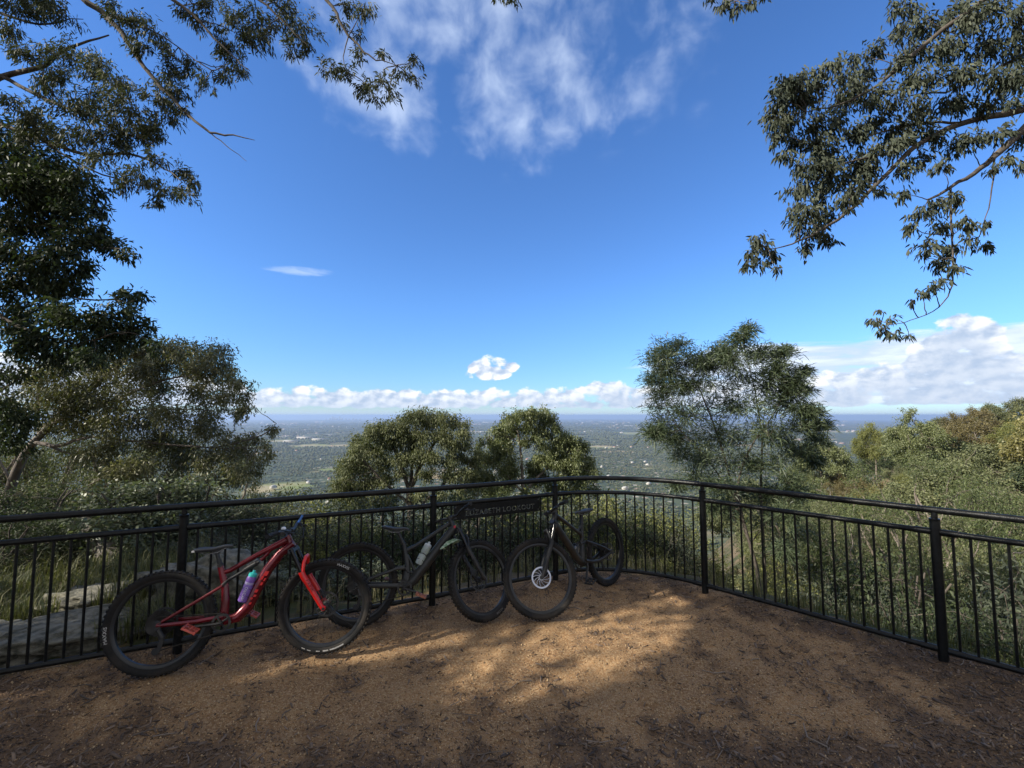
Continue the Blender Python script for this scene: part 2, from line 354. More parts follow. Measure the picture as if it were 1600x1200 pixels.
ground = gb.build('ground', gm); ground['kind'] = 'structure'
_s = (GR - edge(GA)).ravel()
for nm, val in (('dirt', sstep(_s + .10 * nz(gx, gy, .5, 41).ravel(), .42, .12)), ('far', sstep(_s, 150, 420)), ('paddock', paddock(gx, gy).ravel()),
                ('rubble', (np.exp(-((np.degrees(GA) - 27) / 5.5) ** 2) * sstep(_s.reshape(GA.shape), .8, 3) * sstep(_s.reshape(GA.shape), 26, 16) + np.exp(-((np.degrees(GA) - 48.8) / 1.3) ** 2) * sstep(_s.reshape(GA.shape), 58, 64) * sstep(_s.reshape(GA.shape), 84, 76)).ravel())):
    a_ = ground.data.attributes.new(nm, 'FLOAT', 'POINT'); a_.data.foreach_set('value', val.astype(np.float32))

# ---------------------------------------------------------------- litter on the platform (uncountable)
def scatter(n, dens, xr=(-6.6, 6.2), yr=(.3, 6.0)):
    P = []
    tot = 0
    while tot < n:
        x = rng.uniform(*xr, n * 2); y = rng.uniform(*yr, n * 2)
        ok = (np.hypot(x, y) < edge(np.arctan2(x, y)) + .25) & (abs(x) < y * 1.6 + 1.6) & (rng.random(n * 2) < dens(x, y) * np.clip(2.6 / np.maximum(y, 1.3), .2, 1.4) / 1.4)
        P.append(np.stack([x[ok], y[ok]], 1)); tot += ok.sum()
    P = np.concatenate(P)[:n]; return P
def chips(name, n, dens, l0, l1, asp, thick, m, lift=.3, tilt=.3):
    P = scatter(n, dens); z = terrain(P[:, 0], P[:, 1])
    L = l0 * (l1 / l0) ** (rng.random(n) ** 1.7); Wd = L * rng.uniform(asp * .5, asp * 1.6, n); Th = np.maximum(.0015, Wd * thick * rng.uniform(.5, 1.4, n))
    a = rng.uniform(0, 6.28, n); u = nrm(np.stack([np.cos(a), np.sin(a), rng.normal(0, tilt, n)], 1)); w = nrm(np.cross(np.stack([rng.normal(0, tilt, n), rng.normal(0, tilt, n), np.ones(n)], 1), u)); nn = np.cross(u, w)
    c = np.stack([P[:, 0], P[:, 1], z + Th * lift + abs(u[:, 2]) * L * .25], 1)
    q = np.array([(-1, -.6, -1), (-.9, .7, -1), (1, .5, -1), (.8, -.8, -1), (-1, -.6, 1), (-.9, .7, 1), (1, .5, 1), (.8, -.8, 1)], float)
    q = q[None] * (1 + rng.normal(0, .16, (n, 8, 3)))
    V = c[:, None] + .5 * (q[:, :, :1] * (u * L[:, None])[:, None] + q[:, :, 1:2] * (w * Wd[:, None])[:, None] + q[:, :, 2:] * (nn * Th[:, None])[:, None])
    f = np.array([[3, 2, 1, 0], [4, 5, 6, 7], [0, 1, 5, 4], [1, 2, 6, 5], [2, 3, 7, 6], [3, 0, 4, 7]])
    F = (np.arange(n)[:, None, None] * 8 + f).reshape(-1, 4)
    o = MB().add(V, F, np.repeat(rng.random(n), 8)).build(name, m, smooth=False); o['kind'] = 'stuff'; return o
chips('bark_litter', 44000, lambda x, y: .05 + mulch(x, y) ** 1.2, .012, .065, .26, .35, mat('bark', (.050, .034, .025), .85, c2=(.24, .17, .12), attr='shade'))
chips('fine_litter', 185000, lambda x, y: .10 + mulch(x, y) ** 1.1, .005, .022, .34, .5, mat('fine_bark', (.040, .027, .020), .9, c2=(.20, .135, .09), attr='shade'), .4, .5)
chips('gravel', 50000, lambda x, y: .25 + .75 * (1 - mulch(x, y)), .004, .0115, .8, .75, mat('gravel_stone', (.27, .155, .07), .85, c2=(.52, .37, .21), attr='shade'), .3, .5)
def twig_litter():
    b = MB(); P = scatter(420, lambda x, y: .25 + mulch(x, y))
    for x, y in P:
        L = rng.uniform(.05, .2); a = rng.uniform(0, 6.28); k = rng.normal(0, .5); pts = []
        for s_ in (0, .5, 1): pts.append((x + math.cos(a + k * s_) * L * s_, y + math.sin(a + k * s_) * L * s_, float(terrain(x, y)) + .006 + rng.uniform(0, .006)))
        b.tube(pts, np.array([.0035, .003, .002]) * rng.uniform(.6, 1.6), 5, shade=rng.random())
    o = b.build('twig_litter', mat('dead_twig', (.05, .038, .03), .85, c2=(.25, .20, .16), attr='shade')); o['kind'] = 'stuff'
twig_litter()
# ---------------------------------------------------------------- fence
M_BLK = mat('black_powdercoat', (.004, .0046, .005), .32, spec=.32, c2=(.010, .011, .011), sc=30, bump=.15, bsc=180)
fence = empty('lookout_fence', (FP[3][0], FP[3][1], 0), 'black tubular steel safety fence curving around the lookout', 'fence')
fo = np.array([FP[3][0], FP[3][1], 0]); fx = lambda V: V - fo
def p3(p, z): return np.concatenate([p, np.full((len(p), 1), z)], 1)
def seg(i):
    return ARC if i == 4 else np.linspace(FP[i], FP[i + 1], 2)
ZT_, ZM, ZB = 1.185, 1.012, .095
b = MB(); full = np.concatenate([FP[:4], ARC, FP[6:]]); b.tube(p3(full, ZT_), .027, 14)
b.build('top_rail', M_BLK, fence, xf=fx)
def along(P, s_):
    dd = np.concatenate([[0], np.cumsum(np.linalg.norm(np.diff(P, axis=0), axis=1))])
    return np.stack([np.interp(s_ * dd[-1], dd, P[:, k]) for k in (0, 1)], -1), dd[-1]
for i in range(len(FP)):
    b = MB(); x, y = FP[i]
    b.tube([(x, y, -.25), (x, y, ZT_ - .075)], .034, 16); b.tube([(x, y, ZT_ - .075), (x, y, ZT_ - .012)], .022, 12)
    b.lathe((x, y, ZT_ - .085), (0, 0, 1), [(.034, 0), (.036, .004), (.036, .018), (.022, .022)], 16)
    b.build('post', M_BLK, fence, xf=fx)
for i in range(len(FP) - 1):
    P = seg(i); g = MB(); ends, L = along(P, np.array([.03 / 2, 1 - .03 / 2]))
    inner = np.concatenate([ends[:1], P[1:-1], ends[1:]])
    g.tube(p3(inner, ZM), .0225, 12)
    pan = g.build('fence_panel', M_BLK, fence, xf=fx)
    MB().tube(p3(inner, ZB), .0225, 12).build('bottom_rail', M_BLK, pan, xf=fx)
    for e, sg in ((0., 1), (1., -1)):
        q, _ = along(P, np.array([e + sg * .028 / L, e + sg * .13 / L]))
        for zz in (ZM, ZB):
            MB().tube(p3(q, zz), .0265, 12).build('rail_sleeve', M_BLK, pan, xf=fx)
    if i in (0, 7): nb = 6 if i == 0 else 10
    nb = {4: 15, 3: 14, 2: 20, 1: 20, 5: 18}.get(i, 18)
    if i in (0, 7): nb = 20
    pos, _ = along(P, (np.arange(nb) + 1) / (nb + 1.))
    for k, (x, y) in enumerate(pos):
        if i in (0,) and k < 12: continue
        if i == 7 and k > 4: continue
        zt = ZM
        MB().tube([(x, y, ZB), (x, y, zt)], .0095, 8).build('baluster', M_BLK, pan, xf=fx)
# ---------------------------------------------------------------- sign cut out of plate, hung under the rail
pa, pb = FP[3], FP[4]; dv = nrm(pb - pa); nv = np.array([dv[1], -dv[0]])   # towards the platform
u0 = (at(707.5, 790, 4.80)[:2] - pa) @ dv; u1 = (at(843, 785, 5.25)[:2] - pa) @ dv
SW, SH = u1 - u0, .152
def sign():
    z1 = ZM - .02; z0 = z1 - SH
    cu = bpy.data.curves.new('sign_text', 'FONT'); cu.body = 'ELIZABETH LOOKOUT'; cu.size = .098; cu.space_character = 1.12; cu.align_x = 'CENTER'; cu.align_y = 'CENTER'; cu.resolution_u = 3
    o = bpy.data.objects.new('sign_text', cu); COL.objects.link(o); dg = bpy.context.evaluated_depsgraph_get(); dg.update()
    tc = o.to_curve(dg); cc = bpy.data.curves.new('sign_plate', 'CURVE'); cc.dimensions = '2D'; cc.fill_mode = 'BOTH'; cc.extrude = .0015; cc.resolution_u = 3
    sp = cc.splines.new('POLY'); sp.points.add(3)
    for q, (x, y) in zip(sp.points, ((-SW / 2, -SH / 2), (SW / 2, -SH / 2), (SW / 2, SH / 2), (-SW / 2, SH / 2))): q.co = (x, y, 0, 1)
    sp.use_cyclic_u = True; boxes = []
    allx = [b_.co.x for s_ in tc.splines for b_ in s_.bezier_points]; k = SW * .80 / (max(allx) - min(allx)); mx = (max(allx) + min(allx)) / 2
    for s_ in tc.splines:
        n = cc.splines.new('BEZIER'); n.bezier_points.add(len(s_.bezier_points) - 1); n.use_cyclic_u = True
        for a_, b_ in zip(n.bezier_points, s_.bezier_points):
            f = lambda v: ((v.x - mx) * k + SW * .03, v.y * k - .018, 0)
            a_.handle_left_type = a_.handle_right_type = 'FREE'; a_.co = f(b_.co); a_.handle_left = f(b_.handle_left); a_.handle_right = f(b_.handle_right)
        xs = [q.co.x for q in n.bezier_points]; ys = [q.co.y for q in n.bezier_points]; boxes.append((min(xs), max(xs), min(ys), max(ys)))
    o.to_curve_clear(); bpy.data.objects.remove(o)
    ce = bpy.data.curves.new('cut_edge', 'CURVE'); ce.dimensions = '3D'; ce.bevel_depth = .0021; ce.bevel_resolution = 0; ce.resolution_u = 3
    for s_ in list(cc.splines)[1:]:
        n = ce.splines.new('BEZIER'); n.bezier_points.add(len(s_.bezier_points) - 1); n.use_cyclic_u = True
        for a_, b_ in zip(n.bezier_points, s_.bezier_points): a_.handle_left_type = a_.handle_right_type = 'FREE'; a_.co, a_.handle_left, a_.handle_right = b_.co, b_.handle_left, b_.handle_right
    eo = bpy.data.objects.new('tmp', ce); COL.objects.link(eo); dg = bpy.context.evaluated_depsgraph_get(); dg.update(); me = bpy.data.meshes.new_from_object(eo.evaluated_get(dg))
    EV = np.array([v.co[:] for v in me.vertices]); EF = np.array([list(p.vertices) for p in me.polygons if len(p.vertices) == 4]); bpy.data.objects.remove(eo)
    po = bpy.data.objects.new('tmp', cc); COL.objects.link(po); dg = bpy.context.evaluated_depsgraph_get(); dg.update()
    me = bpy.data.meshes.new_from_object(po.evaluated_get(dg)); V = np.array([v.co[:] for v in me.vertices]); tri = []
    for p in me.polygons:
        f = list(p.vertices)
        for i in range(1, len(f) - 1): tri.append((f[0], f[i], f[i + 1]))
    bpy.data.objects.remove(po); bpy.data.meshes.remove(me)
    mid = pa + dv * (u0 + u1) / 2; org = np.array([mid[0] + nv[0] * .012, mid[1] + nv[1] * .012, (z0 + z1) / 2])
    def w(V): return np.outer(V[:, 0], [*dv, 0]) + np.outer(V[:, 1], [0, 0, 1.]) + np.outer(V[:, 2], [*nv, 0])
    root = empty('lookout_sign', org, 'black steel sign reading ELIZABETH LOOKOUT cut through plate below the rail', 'sign')
    b = MB().add(w(V), np.array(tri))
    b.build('sign_plate', M_BLK, root, smooth=False)
    MB().add(w(EV + [0, 0, .001]), EF).build('lettering', mat('worn_cut_edge', (.20, .196, .185), .6, .2, c2=(.085, .085, .08), sc=50), root)
    for a in boxes:
        for c_ in boxes:
            if a is not c_ and a[0] > c_[0] and a[1] < c_[1] and a[2] > c_[2] - 1e-4 and a[3] < c_[3] + 1e-4:
                xm = (a[0] + a[1]) / 2; MB().add(w(np.array([[xm - .003, c_[2] - .003, .0022], [xm + .003, c_[2] - .003, .0022], [xm + .003, c_[3] + .003, .0022], [xm - .003, c_[3] + .003, .0022], [xm - .003, c_[2] - .003, -.0022], [xm + .003, c_[2] - .003, -.0022], [xm + .003, c_[3] + .003, -.0022], [xm - .003, c_[3] + .003, -.0022]])), np.array([[0, 1, 2, 3], [7, 6, 5, 4], [0, 3, 7, 4], [1, 5, 6, 2]])).build('stencil_bridge', M_BLK, root, smooth=False)
    h = SH / 2; mb_ = mat('worn_bolt', (.12, .12, .11), .5, .6)
    for (x, y) in ((-SW / 2 + .02, h - .02), (SW / 2 - .02, h - .02), (-SW / 2 + .02, -h + .02), (SW / 2 - .02, -h + .02)):
        c_ = w(np.array([[x, y, .0015]]))[0]; MB().lathe(c_, (*nv, 0), [(.009, 0), (.009, .003), (.006, .005), (0, .006)], 8).build('bolt', mb_, root)
sign()
# ---------------------------------------------------------------- mountain bikes
M_TYRE = mat('tyre_rubber', (.008, .008, .008), .7, spec=.3, c2=(.026, .021, .017), sc=7, bump=.3, bsc=260)
M_RIM = mat('black_rim', (.012, .012, .013), .32, c2=(.02, .02, .02))
M_ALU = mat('dull_steel', (.30, .30, .31), .38, .85, c2=(.14, .13, .12), sc=30)
M_ROTOR = mat('brushed_rotor', (.66, .68, .74), .42, .55, c2=(.5, .52, .58))
M_ROTD = mat('dirty_rotor', (.07, .068, .066), .55, .4, c2=(.03, .028, .026))
M_BLKP = mat('black_part', (.012, .012, .013), .5, c2=(.03, .027, .024), sc=14)
M_STAN = mat('dark_stanchion', (.008, .008, .009), .15, .2)
M_SADDLE = mat('saddle_cover', (.028, .03, .034), .55, c2=(.05, .052, .056), bump=.1)
M_SPOKE = mat('spoke', (.018, .018, .018), .6, .1)
M_WHITE = mat('white_lettering', (.72, .70, .66), .6, c2=(.5, .48, .44), sc=60)
M_PEDR = mat('red_pedal', (.50, .085, .06), .55, c2=(.28, .06, .045), sc=40)
M_PEDO = mat('orange_pedal', (.42, .14, .075), .55, c2=(.22, .09, .05), sc=40)
WR, TW, WBASE = .37, .060, 1.16
HA = R(64.5); SAX = np.array([-math.cos(HA), 0, math.sin(HA)]); SP0 = np.array([WBASE, 0, WR]) + np.array([-math.sin(HA), 0, -math.cos(HA)]) * .044
def rotm(ax, a): return np.array(Matrix.Rotation(a, 3, Vector(ax)))
def bend_text(body, size, rad, ang, y, flip=1):
    """letters laid round a tyre sidewall; ang = middle of the word, clockwise from the top seen from the right"""
    V, F = text_arrays(body, size); th = ang + V[:, 0] / rad; rr_ = rad + V[:, 1]
    return np.stack([rr_ * np.sin(th), y + 0 * th, rr_ * np.cos(th)], 1), F
def wheel(root, c, side_rotor, xf, rear, words=(), rotor=None):
    c = np.asarray(c, float); tr = lambda V: xf(V + c)
    a = np.linspace(0, 2 * math.pi, 73)[:-1]; P = lambda r_: np.stack([r_ * np.sin(a), 0 * a, r_ * np.cos(a)], 1)
    b = MB(); b.lathe((0, -.07 if rear else -.05, 0), (0, 1, 0), [(.0, 0), (.012, 0), (.012, .012), (.028, .016), (.028, .022), (.018, .03), (.018, .075), (.028, .08), (.028, .086), (.012, .1), (0, .1)], 14)
    w = b.build('wheel', M_BLKP, root, xf=tr)
    b = MB(); rt = .030
    prof = [(-.017, -.026), (-.026, -.014), (-.030, .004), (-.029, .013), (-.022, .022), (-.010, .0275), (.010, .0275), (.022, .022), (.029, .013), (.030, .004), (.026, -.014), (.017, -.026)]
    ring = np.concatenate([np.stack([(WR - rt + dz) * np.sin(a), np.full(72, dy), (WR - rt + dz) * np.cos(a)], 1) for dy, dz in prof]); j = np.arange(72)
    b.add(ring, np.concatenate([np.stack([k * 72 + j, k * 72 + (j + 1) % 72, (k + 1) * 72 + (j + 1) % 72, (k + 1) * 72 + j], 1) for k in range(len(prof) - 1)]))
    for k in range(66):
        th = k * 2 * math.pi / 66
        for dy, ty, hh in ((-.024, -.8, .0065), (-.009 if k % 2 else .0, 0, .005), (.009 if k % 2 else .0, 0, .005), (.024, .8, .0065)):
            rad = np.array([math.sin(th), 0, math.cos(th)]); tan = np.array([math.cos(th), 0, -math.sin(th)]); lat = np.array([0, 1., 0])
            up = nrm(rad + lat * ty); la = np.cross(up, tan); r0 = WR - rt + (.0285 if ty == 0 else .0215)
            b.box(rad * r0 + lat * dy, (.015, .011, hh * 2), [tan, la, up], taper=.8)
    b.build('tyre', M_TYRE, w, xf=tr, smooth=False if False else True)
    b = MB(); rp = [(-.0165, WR - .055), (-.0165, WR - .066), (-.010, WR - .080), (.010, WR - .080), (.0165, WR - .066), (.0165, WR - .055), (.012, WR - .060), (-.012, WR - .060), (-.0165, WR - .055)]
    ring = np.concatenate([np.stack([r_ * np.sin(a), np.full(72, dy), r_ * np.cos(a)], 1) for dy, r_ in rp])
    b.add(ring, np.concatenate([np.stack([k * 72 + j, k * 72 + (j + 1) % 72, (k + 1) * 72 + (j + 1) % 72, (k + 1) * 72 + j], 1) for k in range(len(rp) - 1)])); b.build('rim', M_RIM, w, xf=tr)
    b = MB()
    for k in range(28):
        th = k * 2 * math.pi / 28; sd = -1 if k % 2 else 1; th2 = th + (.9 if (k // 2) % 2 else -.9)
        b.tube([(.026 * math.sin(th2), sd * .033, .026 * math.cos(th2)), ((WR - .08) * math.sin(th), 0, (WR - .08) * math.cos(th))], .0011, 4, cap=False)
    b.build('spokes', M_SPOKE, w, xf=tr)
    y = side_rotor * .040; b = MB(); ro, ri, th_ = .098, .083, .001; n = 48; aa_ = np.arange(n) / n * 6.283
    ringv = np.concatenate([np.stack([r_ * np.sin(aa_), np.full(n, y + dy), r_ * np.cos(aa_)], 1) for r_, dy in ((ro, -th_), (ri, -th_), (ri, th_), (ro, th_))]); jj = np.arange(n)
    b.add(ringv, np.concatenate([np.stack([k * n + jj, k * n + (jj + 1) % n, ((k + 1) % 4) * n + (jj + 1) % n, ((k + 1) % 4) * n + jj], 1) for k in range(4)]))
    for k in range(12):
        t0 = k * 6.283 / 12; t1 = t0 + .75
        b.tube([(.022 * math.sin(t0), y, .022 * math.cos(t0)), (.055 * math.sin((t0 * .35 + t1 * .65)), y, .055 * math.cos(t0 * .35 + t1 * .65)), (.086 * math.sin(t1), y, .086 * math.cos(t1))], np.array([.0035, .0028, .0028]), 4)
    b.lathe((0, y - .004, 0), (0, 1, 0), [(0, 0), (.026, 0), (.026, .008), (0, .008)], 12)
    b.build('brake_rotor', rotor or M_ROTD, w, xf=tr)
    if rear:
        b = MB()
        for k in range(9):
            r_ = .022 + .0085 * k; yy = -.052 + .004 * k; tooth = [r_ + (.003 if q % 2 else 0) for q in range(40)]; ang = np.arange(40) / 40 * 6.283
            v_ = np.concatenate([np.stack([np.array(tooth) * np.sin(ang), np.full(40, yy + e), np.array(tooth) * np.cos(ang)], 1) for e in (-.001, .001)] + [np.stack([(r_ - .014) * np.sin(ang), np.full(40, yy), (r_ - .014) * np.cos(ang)], 1)]); q = np.arange(40)
            b.add(v_, np.concatenate([np.stack([q, (q + 1) % 40, 40 + (q + 1) % 40, 40 + q], 1), np.stack([80 + q, 80 + (q + 1) % 40, (q + 1) % 40, q], 1)]))
        b.build('cassette', M_ALU if False else mat('dirty_cassette', (.06, .058, .055), .45, .7, c2=(.025, .022, .02)), w, xf=tr)
    for (body, size, ang, m) in words:
        if body == '#':
            b = MB()
            for (p0, p1, r_, hh) in size:
                q = np.linspace(p0, p1, 8); n8 = 8
                vv = np.concatenate([np.stack([(r_ + e) * np.sin(q), np.full(8, -.0296 + (.0 if e < 0 else .002)), (r_ + e) * np.cos(q)], 1) for e in (-hh, hh)]); i_ = np.arange(7)
                vv[:, 1] -= .0008
                b.add(vv, np.stack([i_, i_ + 1, 9 + i_, 8 + i_], 1))
            b.build('sidewall_patch', m, w, xf=tr)
        else:
            V, F = bend_text(body, size, WR - .034, ang, 0); rr_ = np.hypot(V[:, 0], V[:, 2]); V[:, 1] = -.0305 - .0006 + np.clip(rr_ - (WR - .034), 0, .02) * .12 + np.clip(WR - .034 - rr_, 0, .02) * .15
            MB().add(V, F).build('lettering', m, w, smooth=False, xf=tr)
    return w
def bike(name, label, loc, head, lean, steer, paint, g, pedm, words_f=(), words_r=(), forkm=None, vis=-1, seatmark=None):
    root = empty(name, (*loc, 0), label, 'bicycle', 'mountain bikes leaning on the fence')
    # tyre is round in section: lift so that the leaning tyre still touches the ground
    z0 = float(terrain(loc[0], loc[1])); root.location[2] = z0 + .004
    root.rotation_euler = (-R(lean), 0, R(head)); I = lambda V: V
    RM = rotm(SAX, R(steer)); SX = lambda V: (V - SP0) @ RM.T + SP0
    V3 = lambda pts: np.array([(x, 0, z) if len(p) == 2 else p for p in pts for x, z in [(p[0], p[-1])]], float)
    wheel(root, (0, 0, WR), 1, I, True, words_r)
    wheel(root, (WBASE, 0, WR), 1, SX, False, words_f, g.get('rotor'))
    f = MB()
    for path, rad in g['tubes']: f.tube(V3(path), np.array(rad), 12, ref=(0, 1, 0))
    bb = np.array([g['bb'][0], 0, g['bb'][1]])
    f.tube(bb + np.array([[0, -.04, 0], [0, .04, 0]]), .026, 14)
    hb, ht = SP0 + SAX * g['hb'], SP0 + SAX * g['ht']
    f.tube([hb, hb + (ht - hb) * .3, hb + (ht - hb) * .7, ht], np.array([.030, .026, .025, .028]), 14)
    fr = f.build('frame', paint, root)
    for nm, path, rad in g['swing']:
        for sd in (-1, 1):
            p = V3(path); p[:, 1] = sd * np.interp(np.arange(len(p)), np.arange(len(p)), np.linspace(.035, .068, len(p)))
            MB().tube(p, np.array(rad), 10, ref=(0, 1, 0)).build(nm, g.get('swing_mat', paint), root)
    b = MB(); b.tube([(0, -.075, WR), (0, .075, WR)], .009, 10)
    for sd in (-1, 1): b.box((0.005, sd * .068, WR), (.05, .012, .05))
    b.build('rear_dropout', M_BLKP, root)
    s0, s1 = V3(g['shock']); dd = nrm(s1 - s0); L = np.linalg.norm(s1 - s0)
    sh = MB().lathe(s0, dd, [(0, 0), (.014, 0), (.014, .02), (.021, .025), (.021, L * .5), (.012, L * .52), (.012, L * .93), (.016, L * .94), (.016, L), (0, L)], 14).build('shock_absorber', M_BLKP, root)
    MB().tube([s0 + dd * .02 + [0, 0, .028], s0 + dd * L * .42 + [0, 0, .028]], .012, 10).build('reservoir', M_ALU, sh)
    for sd in (-1, 1): MB().tube(np.array([s1, (s1 + V3([g['rock']])[0]) / 2, V3([g['rock']])[0]]) + [0, sd * .03, 0], np.array([[.012, .006]] * 3), 8, ref=(0, 0, 1)).build('rocker_link', M_BLKP, root)
    p0, p1 = V3(g['post']); sp = MB().tube([p0, p0 + (p1 - p0) * .45], .0175, 12).tube([p0 + (p1 - p0) * .45, p1], .0145, 12); sp.lathe(p0, p1 - p0, [(.020, -.01), (.022, 0), (.022, .016), (.017, .02)], 12)
    sp.box(p1 + [0, 0, .01], (.045, .035, .026)); sp.build('seat_post', M_BLKP, root)
    r0, r1 = V3(g['saddle']); n = 15; u = np.linspace(0, 1, n); m = MB(); ax = r1 - r0
    hw = np.interp(u, [0, .06, .2, .35, .55, .8, .95, 1], [.040, .066, .072, .060, .032, .021, .018, .008]); th = np.interp(u, [0, .1, .5, .9, 1], [.012, .024, .020, .016, .008])
    cz = np.interp(u, [0, .15, .5, .8, 1], [.012, .010, -.004, .004, -.006]); k = 16; an = np.arange(k) / k * 6.283
    rings = np.concatenate([r0 + ax * ui + np.stack([0 * an, hw[i] * np.cos(an), cz[i] + np.where(np.sin(an) > 0, th[i] * .55 * np.sin(an), th[i] * np.sin(an) * (1 + .5 * np.cos(an) ** 2))], 1) for i, ui in enumerate(u)]); j = np.arange(k)
    m.add(rings, [np.concatenate([np.stack([i * k + j, i * k + (j + 1) % k, (i + 1) * k + (j + 1) % k, (i + 1) * k + j], 1) for i in range(n - 1)]), np.array([[0] * 0 + [0, 1, 2]])]); m.add(np.concatenate([rings[:k], [rings[:k].mean(0)]]), np.stack([j, np.full(k, k), (j + 1) % k], 1))
    sa = m.build('saddle', M_SADDLE, root)
    rl = MB()
    for sd in (-1, 1): rl.tube([r0 + ax * .16 + [0, sd * .022, -.012], r0 + ax * .3 + [0, sd * .022, -.036], r0 + ax * .62 + [0, sd * .02, -.036], r0 + ax * .85 + [0, sd * .008, -.010]], .0036, 6)
    rl.build('saddle_rails', M_ALU, sa)
    if seatmark: MB().box(r0 + ax * .06 + [-.006, -.052, .004], (.02, .03, .012)).build('saddle_badge', M_WHITE, sa)
    # cranks, chainring, chain
    ca = g['crank']; cd = np.array([math.cos(ca), 0, math.sin(ca)])
    nr_ = 44; aq = np.arange(nr_) / nr_ * 6.283; cr = MB(); rad = [.066 + (.0035 if q % 2 else 0) for q in range(nr_)]
    vv = np.concatenate([bb + np.stack([np.array(r_) * np.sin(aq), np.full(nr_, -.049 + e), np.array(r_) * np.cos(aq)], 1) for r_, e in ((rad, -.0015), (rad, .0015), ([.050] * nr_, .0015), ([.050] * nr_, -.0015))]); q = np.arange(nr_)
    cr.add(vv, np.concatenate([np.stack([i * nr_ + q, i * nr_ + (q + 1) % nr_, ((i + 1) % 4) * nr_ + (q + 1) % nr_, ((i + 1) % 4) * nr_ + q], 1) for i in range(4)]))
    for k_ in range(4): w_ = np.array([math.cos(k_ * 1.571 + .6), 0, math.sin(k_ * 1.571 + .6)]); cr.tube([bb + w_ * .015 + [0, -.049, 0], bb + w_ * .054 + [0, -.049, 0]], np.array([.008, .006]), 6)
    ck = cr.build('chainring', M_BLKP, root)
    for sd, sg in ((-1, 1), (1, -1)):
        e = bb + cd * .17 * sg; off = np.array([0, sd * .075, 0])
        arm = MB().tube([bb + off * .75, bb + off * .95 + cd * sg * .03, e + off], np.array([[.016, .011], [.014, .010], [.012, .009]]), 10, ref=(0, 1, 0)).tube([bb, bb + off * .9], .014, 10).build('crank_arm', M_BLKP, root)
        pc = e + np.array([0, sd * .135, 0]); pd = MB(); tl = rotm((0, 1, 0), R(g['ptilt'][0 if sd < 0 else 1])); X, Y, Z = tl[:, 0], tl[:, 1], tl[:, 2]
        for dx in (-.045, .045): pd.box(pc + X * dx, (.012, .098, .015), [X, Y, Z])
        for dy in (-.044, 0, .044): pd.box(pc + Y * dy, (.078, .011, .013), [X, Y, Z])
        pd.tube([e + off, pc + Y * sd * .03], .0085, 8)
        for dx in (-.045, .045):
            for dy in (-.04, .0, .04): pd.box(pc + X * dx + Y * dy, (.004, .004, .024), [X, Y, Z])
        pd.build('pedal', pedm, arm)
    ch = MB(); ch.tube([bb + [0, -.049, .067], (0, -.045, WR + .05)], np.array([[.0045, .003]] * 2), 6); ch.tube([bb + [0, -.049, -.067], (.04, -.045, WR - .18), (-.0, -.045, WR - .19)], np.array([[.0045, .003]] * 3), 6); ch.build('chain', mat('oily_chain', (.04, .036, .03), .5, .6), root)
    d_ = MB(); d_.tube([(.015, -.075, WR - .03), (.045, -.07, WR - .09)], .018, 8); d_.box((.035, -.05, WR - .13), (.028, .01, .12), rotm((0, 1, 0), .25).T)
    for zz, rr_ in ((-.09, .022), (-.185, .024)): d_.lathe((.035 + (.0 if zz > -.1 else -.03), -.056, WR + zz), (0, 1, 0), [(0, 0), (rr_, 0), (rr_, .006), (0, .006)], 12)
    d_.build('derailleur', M_BLKP, root)
    # fork, turned about the steering axis
    fm = forkm or M_BLKP; crown = SP0 + SAX * (g['hb'] - .012); fwd = np.array([math.sin(HA), 0, math.cos(HA)])
    fk = MB(); fk.box(crown, (.05, .15, .036), np.stack([fwd, [0, 1, 0], SAX]), taper=.85); fork = fk.build('fork', M_BLKP, root, xf=SX)
    axl = np.array([WBASE, 0, WR]); lt = crown - SAX * g.get('st', .17) + fwd * .028
    st = MB(); lo = MB()
    for sd in (-1, 1):
        o = np.array([0, sd * .064, 0]); top = crown + fwd * .006 + o; t2 = lt - fwd * .022 + o
        MB().tube([top + SAX * .012, top - SAX * .3], .0175, 14).build('stanchion', M_STAN, fork, xf=SX)
        end = axl + o * .98; lo.tube([t2, t2 - SAX * .05, (t2 + end) / 2 + fwd * -.004, end + SAX * .02 - fwd * .008, end - SAX * .012], np.array([[.026, .024], [.024, .023], [.021, .020], [.020, .018], [.016, .014]]), 14, ref=(0, 1, 0))
        lo.tube([end + [0, -.012 * sd, 0], end + [0, .014 * sd, 0]], .017, 12)
    tp = lt - fwd * .012; arch = [tp + np.array([0, -.066, 0]) - SAX * .01, tp + np.array([0, -.062, 0]) + fwd * .035 + SAX * .055, tp + np.array([0, -.035, 0]) + fwd * .055 + SAX * .085, tp + np.array([0, .035, 0]) + fwd * .055 + SAX * .085, tp + np.array([0, .062, 0]) + fwd * .035 + SAX * .055, tp + np.array([0, .066, 0]) - SAX * .01]
    lo.tube(arch, np.array([[.013, .018]] * 6), 10, ref=fwd)
    low = lo.build('fork_lowers', fm, fork, xf=SX)
    if g.get('forktext'):
        V, F = text_arrays(g['forktext'], .042); d2 = nrm(axl - lt); mid = lt * .62 + axl * .38 + np.array([0, -.064 - .0215, 0])
        MB().add(mid + np.outer(V[:, 0], d2) + np.outer(V[:, 1], -np.cross([0, 1, 0], d2) * -1) , F).build('lettering', g['textmat'], low, smooth=False, xf=SX)
    MB().tube([axl + [0, -.08, 0], axl + [0, .08, 0]], .008, 8).tube([axl + [0, -.084, 0], axl + [0, -.078, 0]], .012, 8).build('front_axle', M_BLKP, fork, xf=SX)
    MB().box(axl + np.array([-.055, .058, .075]), (.045, .03, .075), np.stack([fwd, [0, 1, 0], SAX])).build('brake_caliper', M_BLKP, fork, xf=SX)
